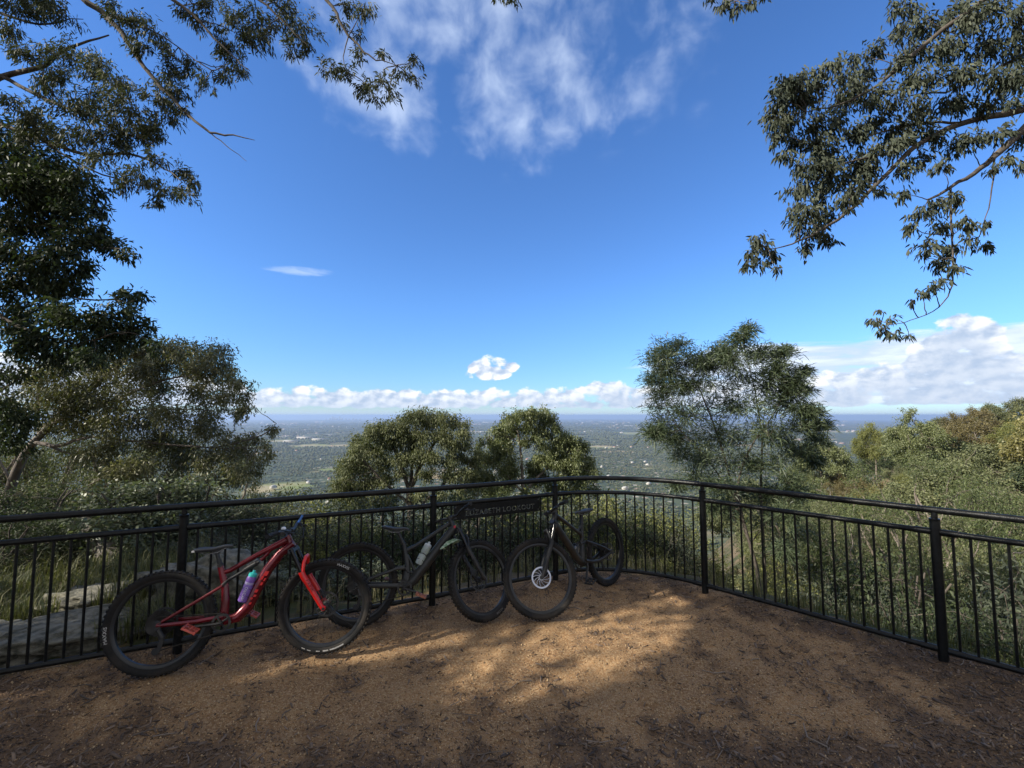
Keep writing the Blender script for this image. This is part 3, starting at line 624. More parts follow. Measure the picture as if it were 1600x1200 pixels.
    # stem and bar
    stt = SP0 + SAX * (g['ht'] + .03); cl = stt + np.array([.045, 0, .012])
    sm = MB().tube([SP0 + SAX * g['ht'], SP0 + SAX * (g['ht'] + .055)], .020, 12); sm.tube([stt, cl], np.array([.020, .021]), 10); sm.tube([cl + [0, -.026, 0], cl + [0, .026, 0]], .021, 12); sm.build('stem', M_BLKP, root, xf=SX)
    hbar = MB(); ys = [-.385, -.27, -.16, -.075, -.02, .02, .075, .16, .27, .385]; zz = [.022, .026, .022, .002, 0, 0, .002, .022, .026, .022]; xx = [-.055, -.032, -.012, 0, 0, 0, 0, -.012, -.032, -.055]
    barp = np.array([cl + [x_, y_, z_] for x_, y_, z_ in zip(xx, ys, zz)]); hbar.tube(barp, .0125, 10); hb_ = hbar.build('handlebar', M_BLKP, root, xf=SX)
    for sd, i0, i1 in ((-1, 0, 1), (1, 9, 8)):
        e, q = barp[i0], barp[i1]; dr = nrm(q - e); MB().tube([e - dr * .004, e, e + dr * .118, e + dr * .122], np.array([.0175, .0165, .0155, .018]), 12).build('grip', mat('rubber_grip', (.014, .014, .015), .8, bump=.3, bsc=300), hb_, xf=SX)
        lv = MB(); c0 = e + dr * .155; lv.box(c0 + [.02, 0, -.012], (.035, .03, .025)); lv.tube([c0 + [.03, 0, -.012], c0 + [.062, -sd * -.004, -.02], c0 + [.066, sd * .05, -.03], c0 + [.052, sd * .10, -.034]], np.array([.006, .005, .0045, .005]), 8)
        lv.build('brake_lever', M_BLKP, hb_, xf=SX)
        cb = MB(); he = crown + np.array([.0, sd * .03, -.05]); cb.tube([c0 + [.03, -sd * .02, -.01], c0 + [.085, -sd * .10, -.03], cl + [.085, sd * .02, -.07], he + SAX * .06 + fwd * .05, he], .0028, 6); cb.build('cable', M_BLKP, hb_, xf=SX)
    return root, hb_, barp, SX, I, fr, fork, lt, fwd, cl

M_RED = mat('red_metallic_paint', (.17, .0045, .013), .26, .25, c2=(.10, .003, .008), sc=5, coat=.5)
M_FORKR = mat('bright_red_fork', (.72, .018, .014), .3, c2=(.60, .014, .012), sc=6, coat=.4)
M_CARB = mat('dusty_carbon', (.014, .015, .015), .36, c2=(.030, .029, .026), sc=7, bump=.05)
M_CARB2 = mat('muddy_black_paint', (.009, .009, .010), .38, c2=(.026, .022, .018), sc=8)
T = lambda *p: list(p)
g1 = dict(bb=(.42, .335), hb=.545, ht=.655, st=.19,
    tubes=[(T((.872, .925), (.80, .890), (.62, .805), (.44, .705), (.385, .69)), [[.023, .030], [.020, .028], [.017, .020], [.016, .019], [.016, .018]]),
           (T((.893, .880), (.80, .810), (.712, .690), (.645, .555), (.59, .425), (.52, .352), (.42, .335)), [[.034, .034], [.033, .037], [.033, .040], [.033, .041], [.034, .041], [.038, .041], [.034, .034]]),
           (T((.42, .335), (.425, .48), (.41, .60), (.385, .68), (.366, .745)), [[.030, .036], [.024, .030], [.021, .027], [.020, .024], [.020, .022]]),
           (T((.735, .868), (.700, .812), (.655, .765)), [[.012, .016], [.011, .014], [.012, .016]])],
    swing=[('seat_stay', T((.405, .60), (.24, .505), (0, .372)), [[.008, .011], [.008, .011], [.008, .010]]), ('chain_stay', T((.43, .375), (.25, .362), (0, .366)), [[.010, .018], [.009, .015], [.009, .013]])],
    shock=((.645, .755), (.435, .635)), rock=(.40, .60), post=((.366, .745), (.333, .845)), saddle=((.178, .868), (.446, .898)), crank=R(180), ptilt=(28, 30), forktext='LYRIK', textmat=mat('dark_red_lettering', (.16, .005, .006), .5))
wmx = [('MAXXIS', .034, R(27), M_WHITE), ('#', [(R(168), R(176), WR - .035, .006), (R(183), R(189), WR - .033, .005), (R(192), R(196), WR - .034, .004), (R(198), R(203), WR - .035, .004)], 0, M_WHITE)]
b1 = bike('mountain_bike', 'red full suspension mountain bike with bright red fork, nearest the left edge', (-2.647, 3.417), 15.0, 7.5, -5.8, M_RED, g1, M_PEDR,
    words_f=[('MAXXIS', .030, R(24), M_WHITE), ('#', [(R(152), R(171), WR - .034, .0075), (R(173), R(180), WR - .034, .0075), (R(184), R(189), WR - .034, .005), (R(196), R(201), WR - .032, .004), (R(204), R(209), WR - .033, .004)], 0, M_WHITE)],
    words_r=[('MAXXIS', .034, R(-98), M_WHITE)], forkm=M_FORKR, seatmark=True)
# bright red marks along the down tube of the red bike
b = MB(); pth = np.array([(.712, 0, .69), (.645, 0, .555), (.60, 0, .445)]); dn = nrm(pth[0] - pth[2]); nn = np.cross([0, 1, 0], dn)
for (s_, w_, l_, o_) in ((.215, .030, .045, .004), (.175, .020, .035, -.008), (.170, .012, .03, .016), (.135, .018, .03, .01), (.075, .024, .03, .0), (.04, .02, .022, .008), (.015, .018, .018, -.006), (-.02, .016, .02, .004)):
    c0 = pth[2] + dn * (s_ + .03) + nn * (o_ + .002) ; c0[1] = -.0395
    b.add(c0 + np.array([-dn * l_ / 2 - nn * w_ / 2, dn * l_ * .35 - nn * w_ * .4, dn * l_ / 2 + nn * w_ / 2, -dn * l_ * .3 + nn * w_ * .45]) , np.array([[0, 1, 2, 3]]))
b.build('paint_marks', mat('bright_red_mark', (.75, .02, .02), .4), b1[5], smooth=False)
# bell and blue cable clamp on its bar
bl = b1[4 - 2 + 0]; q = b1[2]
MB().lathe(q[2] + [.0, -.01, .016], (0, 0, 1), [(.019, 0), (.019, .004), (.016, .013), (.008, .018), (0, .019)], 14).build('bell', mat('bell_white', (.75, .76, .78), .3), b1[1], xf=b1[3])
MB().tube([q[7] + [-.0, .06, .012], q[7] + [.03, .075, .07]], np.array([[.010, .005]] * 2), 8).build('lever_blade', mat('blue_anodised', (.10, .28, .75), .35, .3), b1[1], xf=b1[3])
g2 = dict(bb=(.437, .328), hb=.52, ht=.62, st=.165,
    tubes=[(T((.868, .905), (.70, .800), (.53, .695), (.44, .652)), [[.019, .024], [.015, .018], [.014, .017], [.016, .024]]),
           (T((.905, .865), (.80, .745), (.70, .62), (.60, .495), (.52, .395), (.437, .328)), [[.036, .040], [.036, .040], [.036, .042], [.037, .047], [.040, .050], [.036, .042]]),
           (T((.437, .328), (.448, .44), (.45, .53), (.43, .62), (.412, .695)), [[.034, .05], [.028, .038], [.022, .026], [.020, .025], [.020, .022]]),
           (T((.43, .64), (.47, .57), (.53, .45)), [[.014, .012], [.013, .011], [.014, .014]])],
    swing=[('seat_stay', T((.43, .50), (.36, .497), (.20, .445), (0, .372)), [[.010, .014], [.010, .014], [.009, .012], [.009, .011]]), ('chain_stay', T((.43, .345), (.24, .352), (0, .366)), [[.011, .024], [.010, .021], [.010, .014]])],
    shock=((.60, .43), (.47, .46)), rock=(.43, .50), post=((.412, .70), (.350, .825)), saddle=((.198, .866), (.457, .852)), crank=R(-18), ptilt=(22, 10))
b2 = bike('mountain_bike', 'dark grey carbon mountain bike with clear bottle and green mudguard, between the other two bikes', (-1.436, 4.183), 6.0, 11, 38.3, M_CARB, g2, M_PEDO, words_f=[('MAXXIS', .026, R(150), mat('faded_lettering', (.22, .21, .20), .7))])
V = np.array([[0, -.05, 0], [0, .05, 0], [-.07, -.062, .006], [-.07, .062, .006], [-.16, -.045, -.03], [-.16, .045, -.03], [-.235, -.008, -.07], [-.235, .008, -.07], [0, 0, .022], [-.07, 0, .034], [-.16, 0, .004], [-.24, 0, -.062]])
mo = b2[7] + SAX * .055 - b2[8] * .02
gf = np.array([[0, 8, 9, 2], [8, 1, 3, 9], [2, 9, 10, 4], [9, 3, 5, 10], [4, 10, 11, 6], [10, 5, 7, 11]])
V = np.concatenate([V, V - [0, 0, .002]]); MB().add(mo + V, np.concatenate([gf, gf[:, ::-1] + 12])).build('mudguard', mat('green_mudguard', (.13, .22, .11), .5, c2=(.42, .50, .36), sc=34, det=2), b2[0], xf=b2[3])
MB().box((.895, -.0375, .86), (.020, .003, .024)).build('head_badge', mat('red_badge', (.55, .03, .05), .5), b2[5])
g3 = dict(rotor=M_ROTOR, bb=(.475, .345), hb=.52, ht=.625, st=.15,
    tubes=[(T((.872, .925), (.80, .885), (.665, .795), (.55, .715), (.455, .655), (.43, .60)), [[.024, .027], [.020, .023], [.017, .020], [.016, .020], [.018, .022], [.016, .018]]),
           (T((.905, .865), (.82, .755), (.70, .60), (.57, .43), (.475, .345)), [[.034, .038], [.035, .040], [.036, .042], [.037, .044], [.034, .040]]),
           (T((.475, .345), (.455, .45), (.435, .56), (.42, .65), (.408, .745)), [[.030, .04], [.026, .034], [.021, .026], [.020, .023], [.019, .021]]),
           (T((.50, .685), (.455, .705), (.412, .735)), [[.010, .012], [.010, .012], [.012, .014]])],
    swing=[('seat_stay', T((.40, .565), (.28, .515), (.10, .435), (0, .372)), [[.011, .015], [.010, .014], [.010, .013], [.010, .012]]), ('chain_stay', T((.455, .37), (.34, .335), (.22, .322), (.10, .338), (0, .366)), [[.012, .02], [.011, .017], [.011, .018], [.011, .017], [.010, .014]])],
    shock=((.60, .47), (.50, .555)), rock=(.40, .565), post=((.408, .745), (.378, .84)), saddle=((.215, .868), (.51, .885)), crank=R(118), ptilt=(20, 15))
b3 = bike('mountain_bike', 'black mountain bike facing left with bright front brake disc, nearest the fence corner', (1.128, 5.222), 226.4, -8, -36.0, M_CARB2, g3, M_BLKP)
# ---------------------------------------------------------------- bottles in their cages
def bottle(name, label, root, c, dr, prof, m, extra):
    """stands free in the cage: a thing of its own, placed with the bike's matrix"""
    bpy.context.view_layer.update(); Mx = root.matrix_world
    o = empty(name, (0, 0, 0), label, 'bottle'); w = Mx @ Vector(c); o.location = w
    M3 = np.array(Mx.to_3x3()); ax = M3 @ nrm(dr); sidev = M3 @ np.array([0, 1., 0])
    MB().lathe((0, 0, 0), ax, prof, 20).build('bottle_body', m, o)
    extra(o, ax, sidev); return o
def ex1(o, ax, sd):
    MB().lathe(ax * .188, ax, [(.030, 0), (.031, .004), (.030, .022), (.020, .028), (.011, .031), (.011, .045), (0, .046)], 18).build('cap', mat('aqua_cap', (.06, .62, .56), .4, c2=(.05, .5, .46)), o)
    V, F = text_arrays('HYDRO', .030); n = -sd; up = np.cross(n, ax); th = V[:, 1] / .0355
    P = np.outer(V[:, 0] + .062, ax) + .0363 * (np.outer(np.cos(th), n) + np.outer(np.sin(th), up)); MB().add(P, F).build('lettering', M_WHITE, o, smooth=False)
    MB().lathe(ax * .128, ax, [(.0335, 0), (.0345, .004), (.0345, .014), (.0335, .018)], 18).build('band', mat('pale_lilac_band', (.50, .42, .70), .5), o)
def ex2(o, ax, sd):
    MB().lathe(ax * .175, ax, [(.036, 0), (.0365, .006), (.034, .018), (.020, .024), (.012, .027), (.012, .044), (0, .045)], 18).build('cap', mat('clear_cap', (.62, .66, .66), .4), o)
bottle('water_bottle', 'purple water bottle with aqua cap held in the red bike frame', b1[0], (.545, -.008, .468), (.30, 0, .954 * 1.0), [(0, 0), (.034, 0), (.036, .006), (.036, .118), (.031, .128), (.031, .14), (.035, .15), (.034, .176), (.029, .19)], mat('purple_plastic', (.17, .085, .36), .38, c2=(.22, .12, .44)), ex1)
m_clear = mat('cloudy_plastic', (.60, .64, .64), .3, c2=(.50, .55, .55), transl=.35)
bottle('water_bottle', 'cloudy clear water bottle held in the dark grey bike frame', b2[0], (.555, -.006, .53), (.46, 0, .888), [(0, 0), (.035, 0), (.037, .008), (.037, .085), (.032, .095), (.032, .107), (.037, .117), (.037, .168), (.035, .178)], m_clear, ex2)
for rt, c0, dr in ((b1, (.545, 0, .468), (.30, 0, .954)), (b2, (.555, 0, .53), (.46, 0, .888))):
    dr = nrm(dr); c0 = np.array(c0); bk = np.cross([0, 1, 0], dr); cg = MB()
    for hh in (.02, .075):
        an = np.linspace(-2.4, 2.4, 12); cg.tube([c0 + dr * (hh + .03 * abs(math.sin(q))) + (math.cos(q) * bk + np.array([0, math.sin(q), 0])) * .040 for q in an], .0035, 6)
    cg.tube([c0 - dr * .006 - bk * .0 + bk * .03, c0 + bk * .041, c0 + bk * .041 + dr * .12], .0045, 6); cg.build('bottle_cage', M_BLKP, rt[0])
# ---------------------------------------------------------------- vegetation
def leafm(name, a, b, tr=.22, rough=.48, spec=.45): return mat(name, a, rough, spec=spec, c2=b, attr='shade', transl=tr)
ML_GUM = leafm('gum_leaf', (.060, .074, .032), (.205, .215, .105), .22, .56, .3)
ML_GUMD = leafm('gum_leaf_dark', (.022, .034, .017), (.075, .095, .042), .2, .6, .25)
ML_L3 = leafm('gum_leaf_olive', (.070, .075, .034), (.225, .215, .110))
ML_BLUE = leafm('gum_leaf_blue_green_shaded', (.030, .040, .027), (.115, .128, .088), .18, .62, .22)  # blue green, darkened: weaker light on the upper right crown is in the colour
ML_GUMT = leafm('gum_leaf_fine_shaded', (.036, .045, .023), (.125, .132, .070), .18, .62, .22)  # darker than the plain gum leaf: the upper left crown's shade is painted in
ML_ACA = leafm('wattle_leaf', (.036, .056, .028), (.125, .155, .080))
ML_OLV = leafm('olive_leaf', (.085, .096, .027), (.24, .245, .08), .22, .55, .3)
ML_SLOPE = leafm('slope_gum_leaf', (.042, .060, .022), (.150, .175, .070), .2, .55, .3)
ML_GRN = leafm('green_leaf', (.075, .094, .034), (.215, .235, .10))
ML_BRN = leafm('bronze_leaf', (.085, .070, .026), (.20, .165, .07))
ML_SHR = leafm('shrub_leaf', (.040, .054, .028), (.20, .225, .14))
M_BARK = mat('dark_bark', (.050, .040, .032), .9, c2=(.12, .10, .08), sc=6, bump=.5, bsc=30)
M_PALE = mat('pale_bark', (.23, .195, .16), .85, c2=(.12, .095, .072), sc=3, bump=.35, bsc=25)
# gaps in the canopy overhead through which the sun reaches the platform (ground ellipses: cx, cy, half length, half width, strength)
WIN = []
def win(px, py, hl, hw, k=1.):
    u, v_ = (px - 800) / FPX, -(py - 600) / FPX; y, z = math.cos(PIT) - v_ * math.sin(PIT), math.sin(PIT) + v_ * math.cos(PIT); q = -H / z
    WIN.append((u * q, y * q, hl * 1.12 + .05, hw * 1.25 + .06, k))
for a_ in ((575, 1016, .55, .10, 1), (640, 1003, .5, .05, .8), (470, 1040, .5, .10, .5), (760, 1026, .8, .17, .6), (895, 1026, .75, .26, 1), (985, 1000, .45, .18, 1), (600, 1014, .5, .14, .9), (800, 1062, .5, .07, .35), (870, 962, .45, .09, .75), (940, 957, .35, .05, .6), (640, 932, .35, .07, .85),
           (1300, 995, .4, .05, .45), (1010, 905, .25, .06, .45), (470, 985, .10, .14, .85), (1060, 928, .3, .06, .4), (700, 985, .4, .06, .5)): win(*a_)
sd2 = nrm(SV[:2])
def lit(P, mg=0.):
    """share of leaves to drop so that the sun comes through at these ground ellipses"""
    q = P[:, 2] / SV[2]; gx_, gy_ = P[:, 0] - q * SV[0], P[:, 1] - q * SV[1]; o = np.zeros(len(P))
    for cx, cy_, hl, hw, k in WIN:
        dx, dy = gx_ - cx, gy_ - cy_; al = dx * sd2[0] + dy * sd2[1]; ac = -dx * sd2[1] + dy * sd2[0]
        o = np.maximum(o, k * ((al / (hl + 1.8 * mg)) ** 2 + (ac / (hw + mg)) ** 2 < 1))
    return o
def leaves(b, P, D, L, Wd, hi=True, shade=None, curl=.15):
    n = len(P)
    if n == 0: return
    D = nrm(D); rv = nrm(rng.normal(0, 1, (n, 3))); sd = nrm(np.cross(D, rv)); nn = np.cross(sd, D); L = np.broadcast_to(L, (n,))[:, None]; Wd = np.broadcast_to(Wd, (n,))[:, None]
    sh = rng.random(n) if shade is None else shade
    drop = np.array([0, 0, -1.]) * curl * L
    if hi:
        V = np.stack([P, P + D * L * .3 + sd * Wd * .5 + nn * Wd * .12, P + D * L * .3 - sd * Wd * .5 + nn * Wd * .12, P + D * L * .68 + sd * Wd * .36 + drop * .4, P + D * L * .68 - sd * Wd * .36 + drop * .4, P + D * L + drop], 1)
        k = np.arange(n)[:, None] * 6; b.add(V, [k + np.array([[0, 2, 1]]), k + np.array([[1, 2, 4, 3]]), k + np.array([[3, 4, 5]])], np.repeat(sh, 6))
    else:
        V = np.stack([P, P + D * L * .45 + sd * Wd * .5, P + D * L + drop, P + D * L * .45 - sd * Wd * .5], 1); k = np.arange(n)[:, None] * 4
        b.add(V, k + np.array([[0, 1, 2, 3]]), np.repeat(sh, 4))
def limb(b, pts, r0, r1, n=7, wob=.0, sub=4):
    P = np.asarray(pts, float); m = (len(P) - 1) * sub + 1; s_ = np.linspace(0, len(P) - 1, m); q = np.stack([np.interp(s_, np.arange(len(P)), P[:, k]) for k in range(3)], 1)
    if len(P) > 2:   # soften corners
        for _ in range(2): q[1:-1] = (q[:-2] + 2 * q[1:-1] + q[2:]) / 4
    L = np.linalg.norm(P[-1] - P[0]); q[1:-1] += rng.normal(0, wob * L / m, (m - 2, 3)) if m > 2 else 0
    b.tube(q, np.linspace(r0, r1, m), n, cap=False); return q
DM = 4.2; RS = 1.2
def clumps_crown(lb, wb, C, nodes, per, L, Wd, hang=.5, flat=.8, hi=True, twr=.006, tw=8, spread=1., cull=False, conn=True, jit=.24, droptip=0.):
    """leaf clumps C (x,y,z,r): twigs fan out from each clump's middle, leaves sit along them"""
    nodes = np.asarray(nodes)
    for x, y, z, r in C:
        r = r * RS; c = np.array([x, y, z])
        if conn and len(nodes):
            dd = np.linalg.norm(nodes - c, axis=1) + .6 * np.maximum(nodes[:, 2] - c[2], 0); s0 = nodes[np.argmin(dd)]
            if np.linalg.norm(s0 - c) > .3 * r: limb(wb, [s0, (s0 + c) / 2 + rng.normal(0, .10 * np.linalg.norm(s0 - c), 3), c], twr * (1.2 + .5 * np.linalg.norm(s0 - c) ** .5), twr * .6, 5, .1)
        nt = tw; dirs = nrm(rng.normal(0, 1, (nt, 3)) + [0, 0, .25]); ln = r * rng.uniform(.55, 1.1, nt); e = c + dirs * ln[:, None] * [spread, spread, flat]
        st = c + rng.normal(0, .15 * r, (nt, 3))
        for k in range(nt): wb.tube([st[k], (st[k] + e[k]) / 2 + rng.normal(0, .08 * r, 3), e[k]], np.array([twr * .6, twr * .45, twr * .25]), 3, cap=False)
        n = max(10, int(DM * per * r * r * rng.uniform(.8, 1.2))); k = rng.integers(0, nt, n); t_ = (1.03 - .93 * rng.random(n) ** 1.4)[:, None]
        P = st[k] * (1 - t_) + e[k] * t_ + rng.normal(0, jit * r, (n, 3)); D = .55 * dirs[k] + hang * np.array([0, 0, -1.]) + rng.normal(0, .45, (n, 3))
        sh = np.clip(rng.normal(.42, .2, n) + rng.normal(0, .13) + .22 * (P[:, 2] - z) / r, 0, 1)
        if cull: ok = rng.random(n) > lit(P, L * .45) * .98; P, D, sh = P[ok], D[ok], sh[ok]; n = len(P)
        leaves(lb, P, D, L * rng.uniform(.65, 1.25, n), Wd * rng.uniform(.7, 1.25, n), hi, sh)
def px_c(lst, dep, dj=.0):
    """clump list in photo pixels -> 3-D clumps at about the given distance"""
    o = []
    for q in lst:
        dd = (q[3] if len(q) > 3 else dep) + rng.uniform(-dj, dj); p = at(q[0], q[1], dd); o.append((*p, q[2] * dd / FPX))
    return np.array(o)
def tree(name, base, label, cat='tree', group=None):
    return empty(name, base, label, cat, group)
def finish(root, lb, wb, lm, wm):
    o = np.array(root.location); f = lambda V: V - o
    wb.build('trunk', wm, root, xf=f, smooth='all')
    lb.build('crown', lm, root, xf=f, smooth=False)

# -- overhanging gum at the upper left, trunk outside the frame
lb, wb = MB(), MB(); dep = 8.
base = np.array([-12.9, 6.2, float(terrain(-12.9, 6.2)) - .3]); trk = limb(wb, [base, base + [.3, .2, 4], base + [.8, .5, 8], base + [1.2, .8, 11], base + [1.5, .9, 13.]], .34, .05, 12, .05)
limbs = [([trk[9], at(-60, 150, 8.2), at(0, 120, 8), at(75, 103, 7.8), at(105, 72, 7.7), at(170, 55, 7.6)], .075, .012), ([at(0, 118, 8), at(60, 150, 7.8), at(160, 190, 7.6), at(235, 225, 7.5)], .04, .008),
    ([trk[12], at(40, -120, 7.2), at(120, -8, 7.4), at(160, 18, 7.4), at(190, 50, 7.4), at(225, 105, 7.4), at(280, 170, 7.4), at(330, 209, 7.4), at(365, 212, 7.4), at(398, 219, 7.4)], .07, .005), ([at(330, 209, 7.4), at(360, 232, 7.4), at(385, 252, 7.4)], .010, .003),
    ([trk[8], at(-50, 190, 8.4), at(0, 195, 8.2), at(60, 215, 8), at(130, 245, 7.8), at(200, 238, 7.6), at(260, 262, 7.5), at(285, 285, 7.4)], .06, .006), ([at(60, 215, 8), at(140, 268, 7.8), at(220, 290, 7.7), at(262, 300, 7.5)], .02, .005),
    ([trk[12], at(150, -90, 7), at(240, -20, 7), at(300, 20, 7), at(350, 75, 7), at(390, 110, 7)], .05, .006), ([at(150, -90, 7), at(330, -40, 7), at(420, 10, 7), at(480, 70, 7)], .04, .006),
    ([at(160, 18, 7.4), at(230, 40, 7.3), at(330, 110, 7.2)], .02, .005), ([trk[12], at(300, -150, 6.5), at(480, -40, 6.6), at(520, 10, 6.6), at(545, 55, 6.6), at(575, 90, 6.6), at(620, 102, 6.6)], .045, .005), ([at(545, 55, 6.6), at(535, 90, 6.6), at(540, 110, 6.6)], .010, .004),
    ([at(480, -40, 6.6), at(640, -60, 6.4), at(780, -25, 6.3), at(805, -4, 6.3)], .02, .004), ([at(0, 20, 8.2), at(60, 40, 8), at(130, 30, 7.8)], .03, .006)]
nodes = []
for pts, r0, r1 in limbs: nodes.append(limb(wb, pts, r0, r1, 7, .05))
nodes = np.concatenate(nodes)
L1 = [(30, 12, 40), (62, 2, 30), (95, 18, 32), (8, 40, 30), (45, 92, 30), (75, 80, 22), (115, 88, 34), (150, 108, 34), (95, 120, 30), (185, 135, 30), (60, 130, 28), (205, 35, 34), (175, 18, 26), (238, 55, 26), (262, 78, 16), (225, 75, 26), (258, 112, 30), (272, 145, 26), (245, 150, 30), (280, 172, 16), (200, 170, 38), (150, 165, 36), (110, 170, 36), (165, 205, 40), (215, 205, 30), (125, 215, 32), (250, 205, 26), (262, 185, 22), (60, 185, 30), (20, 165, 26), (85, 215, 24), (30, 215, 20), (195, 240, 34), (155, 250, 26), (215, 272, 24), (190, 285, 22), (245, 250, 18), (285, 268, 20), (300, 285, 18), (265, 300, 24), (250, 318, 16), (290, 305, 18), (240, 285, 14),
    (300, 22, 26), (325, 12, 24), (300, 105, 22), (318, 128, 18), (345, 60, 26), (365, 95, 22), (375, 118, 20), (350, 120, 18), (385, 60, 32), (395, 25, 30), (360, 25, 24), (410, 62, 20), (440, 18, 34), (470, 45, 28), (455, 75, 22), (482, 72, 16), (425, 40, 20), (335, 140, 7), (540, 6, 20, 6.6), (570, 12, 24, 6.6), (530, 35, 14, 6.6), (560, 55, 12, 6.6), (520, 105, 20, 6.6), (545, 118, 22, 6.6), (505, 112, 10, 6.6), (570, 140, 22, 6.6), (595, 130, 22, 6.6), (610, 150, 16, 6.6), (560, 85, 16, 6.6), (600, 85, 12, 6.6), (628, 112, 16, 6.6), (648, 95, 14, 6.6), (650, 122, 12, 6.6), (585, 155, 14, 6.6), (800, -6, 14, 6.3), (778, -8, 10, 6.3)]
RS = 1.08
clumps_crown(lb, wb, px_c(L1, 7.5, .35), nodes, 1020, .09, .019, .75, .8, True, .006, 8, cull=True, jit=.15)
RS = 1.2
off = [(*(at(rng.uniform(-700, -40), rng.uniform(-260, 330), rng.uniform(7, 9.5))), rng.uniform(.4, .7)) for _ in range(20)]
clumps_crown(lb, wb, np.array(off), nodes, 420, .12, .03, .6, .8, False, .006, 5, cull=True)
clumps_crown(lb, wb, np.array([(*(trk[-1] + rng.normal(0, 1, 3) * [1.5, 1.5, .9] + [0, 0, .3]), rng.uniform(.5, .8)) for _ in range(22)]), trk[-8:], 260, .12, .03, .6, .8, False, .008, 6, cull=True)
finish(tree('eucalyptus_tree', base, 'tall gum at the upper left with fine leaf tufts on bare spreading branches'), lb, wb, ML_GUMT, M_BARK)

# -- dark broad-leaved gum below it
lb, wb = MB(), MB(); base = np.array([-13.6, 8.0, float(terrain(-13.6, 8.0)) - .3]); trk = limb(wb, [base, base + [.3, .1, 2.5], base + [.8, .2, 5], base + [1.2, .3, 7.5], base + [1.5, .3, 9]], .26, .04, 12, .05)
nodes = []
for pts, r0, r1 in [([trk[6], at(-40, 455, 8.8), at(0, 495, 8.6), at(60, 525, 8.4), at(120, 540, 8.2), at(180, 520, 8)], .06, .01), ([trk[8], at(-30, 380, 8.8), at(40, 350, 8.6), at(100, 350, 8.4), at(150, 385, 8.2), at(195, 390, 8)], .05, .008), ([trk[9], at(-20, 260, 8.8), at(60, 290, 8.6), at(140, 300, 8.4)], .05, .008), ([trk[7], at(-20, 430, 8.7), at(70, 460, 8.4), at(150, 470, 8.1), at(210, 470, 8)], .04, .007), ([trk[4], at(-20, 620, 8.7), at(20, 600, 8.5), at(60, 570, 8.4), at(110, 560, 8.3)], .04, .006)]: nodes.append(limb(wb, pts, r0, r1, 7, .05))
nodes = np.concatenate(nodes)
L2 = [(20, 240, 34), (50, 255, 36), (85, 268, 34), (115, 285, 32), (140, 300, 22), (20, 290, 46), (65, 305, 46), (105, 325, 36), (20, 350, 40), (70, 355, 36), (130, 340, 28), (155, 330, 14), (30, 400, 40), (75, 400, 30), (105, 395, 28), (130, 375, 26), (150, 365, 16), (182, 388, 18), (200, 398, 12), (168, 378, 12), (20, 450, 36), (60, 450, 32), (95, 440, 28), (120, 430, 22), (130, 455, 14), (25, 500, 34), (75, 495, 32), (115, 500, 30), (150, 505, 26), (190, 490, 20), (205, 468, 16), (222, 466, 12), (185, 462, 10), (160, 530, 30), (120, 535, 30), (200, 525, 24), (222, 512, 18), (232, 528, 14), (75, 540, 30), (30, 545, 32), (15, 590, 26), (5, 640, 30), (10, 690, 26), (30, 660, 22), (245, 545, 12), (90, 560, 22), (140, 558, 18)]
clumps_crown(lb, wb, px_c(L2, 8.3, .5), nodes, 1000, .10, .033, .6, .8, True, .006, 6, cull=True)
off = [(*(at(rng.uniform(-600, -30), rng.uniform(230, 700), rng.uniform(8, 10.5))), rng.uniform(.4, .7)) for _ in range(7)]
clumps_crown(lb, wb, np.array(off), nodes, 420, .12, .045, .6, .8, False, .006, 5, cull=True)
clumps_crown(lb, wb, np.array([(*(trk[-1] + rng.normal(0, 1, 3) * [1.1, 1.1, .8] + [0, 0, .2]), rng.uniform(.4, .7)) for _ in range(20)]), trk[-8:], 300, .12, .04, .6, .8, False, .008, 6, cull=True)
finish(tree('eucalyptus_tree', base, 'dense dark green gum at the left edge under the taller gum'), lb, wb, ML_GUMD, M_BARK)

# -- grey-green gum beyond the left fence, pale limbs leaning right
lb, wb = MB(), MB(); base = np.array([-13.6, 11.2, float(terrain(-13.6, 11.2)) - .4]); nodes = []
trk = limb(wb, [base, at(20, 745, 11.5), at(45, 700, 11.4), at(75, 665, 11.3)], .12, .07, 10, .03)
for pts, r0, r1 in [([trk[-1], at(100, 640, 11.2), at(140, 612, 11), at(175, 575, 10.8), at(215, 555, 10.7)], .05, .012), ([trk[-1], at(110, 650, 11), at(190, 620, 10.8), at(260, 590, 10.6), at(330, 585, 10.5)], .06, .010), ([trk[-4], at(90, 700, 11), at(140, 680, 10.8), at(220, 690, 10.6), at(330, 700, 10.5), at(400, 700, 10.4)], .05, .008), ([at(140, 612, 11), at(160, 640, 10.8), at(250, 640, 10.7), at(350, 640, 10.5)], .03, .008), ([at(330, 700, 10.5), at(380, 690, 10.4), at(420, 675, 10.4), at(432, 662, 10.4)], .02, .004), ([trk[-3], at(60, 640, 11.4), at(60, 590, 11.4), at(120, 570, 11.2)], .04, .01), ([trk[-4], at(150, 720, 11), at(250, 750, 10.8)], .04, .01)]: nodes.append(limb(wb, pts, r0, r1, 8, .04))
nodes = np.concatenate(nodes)
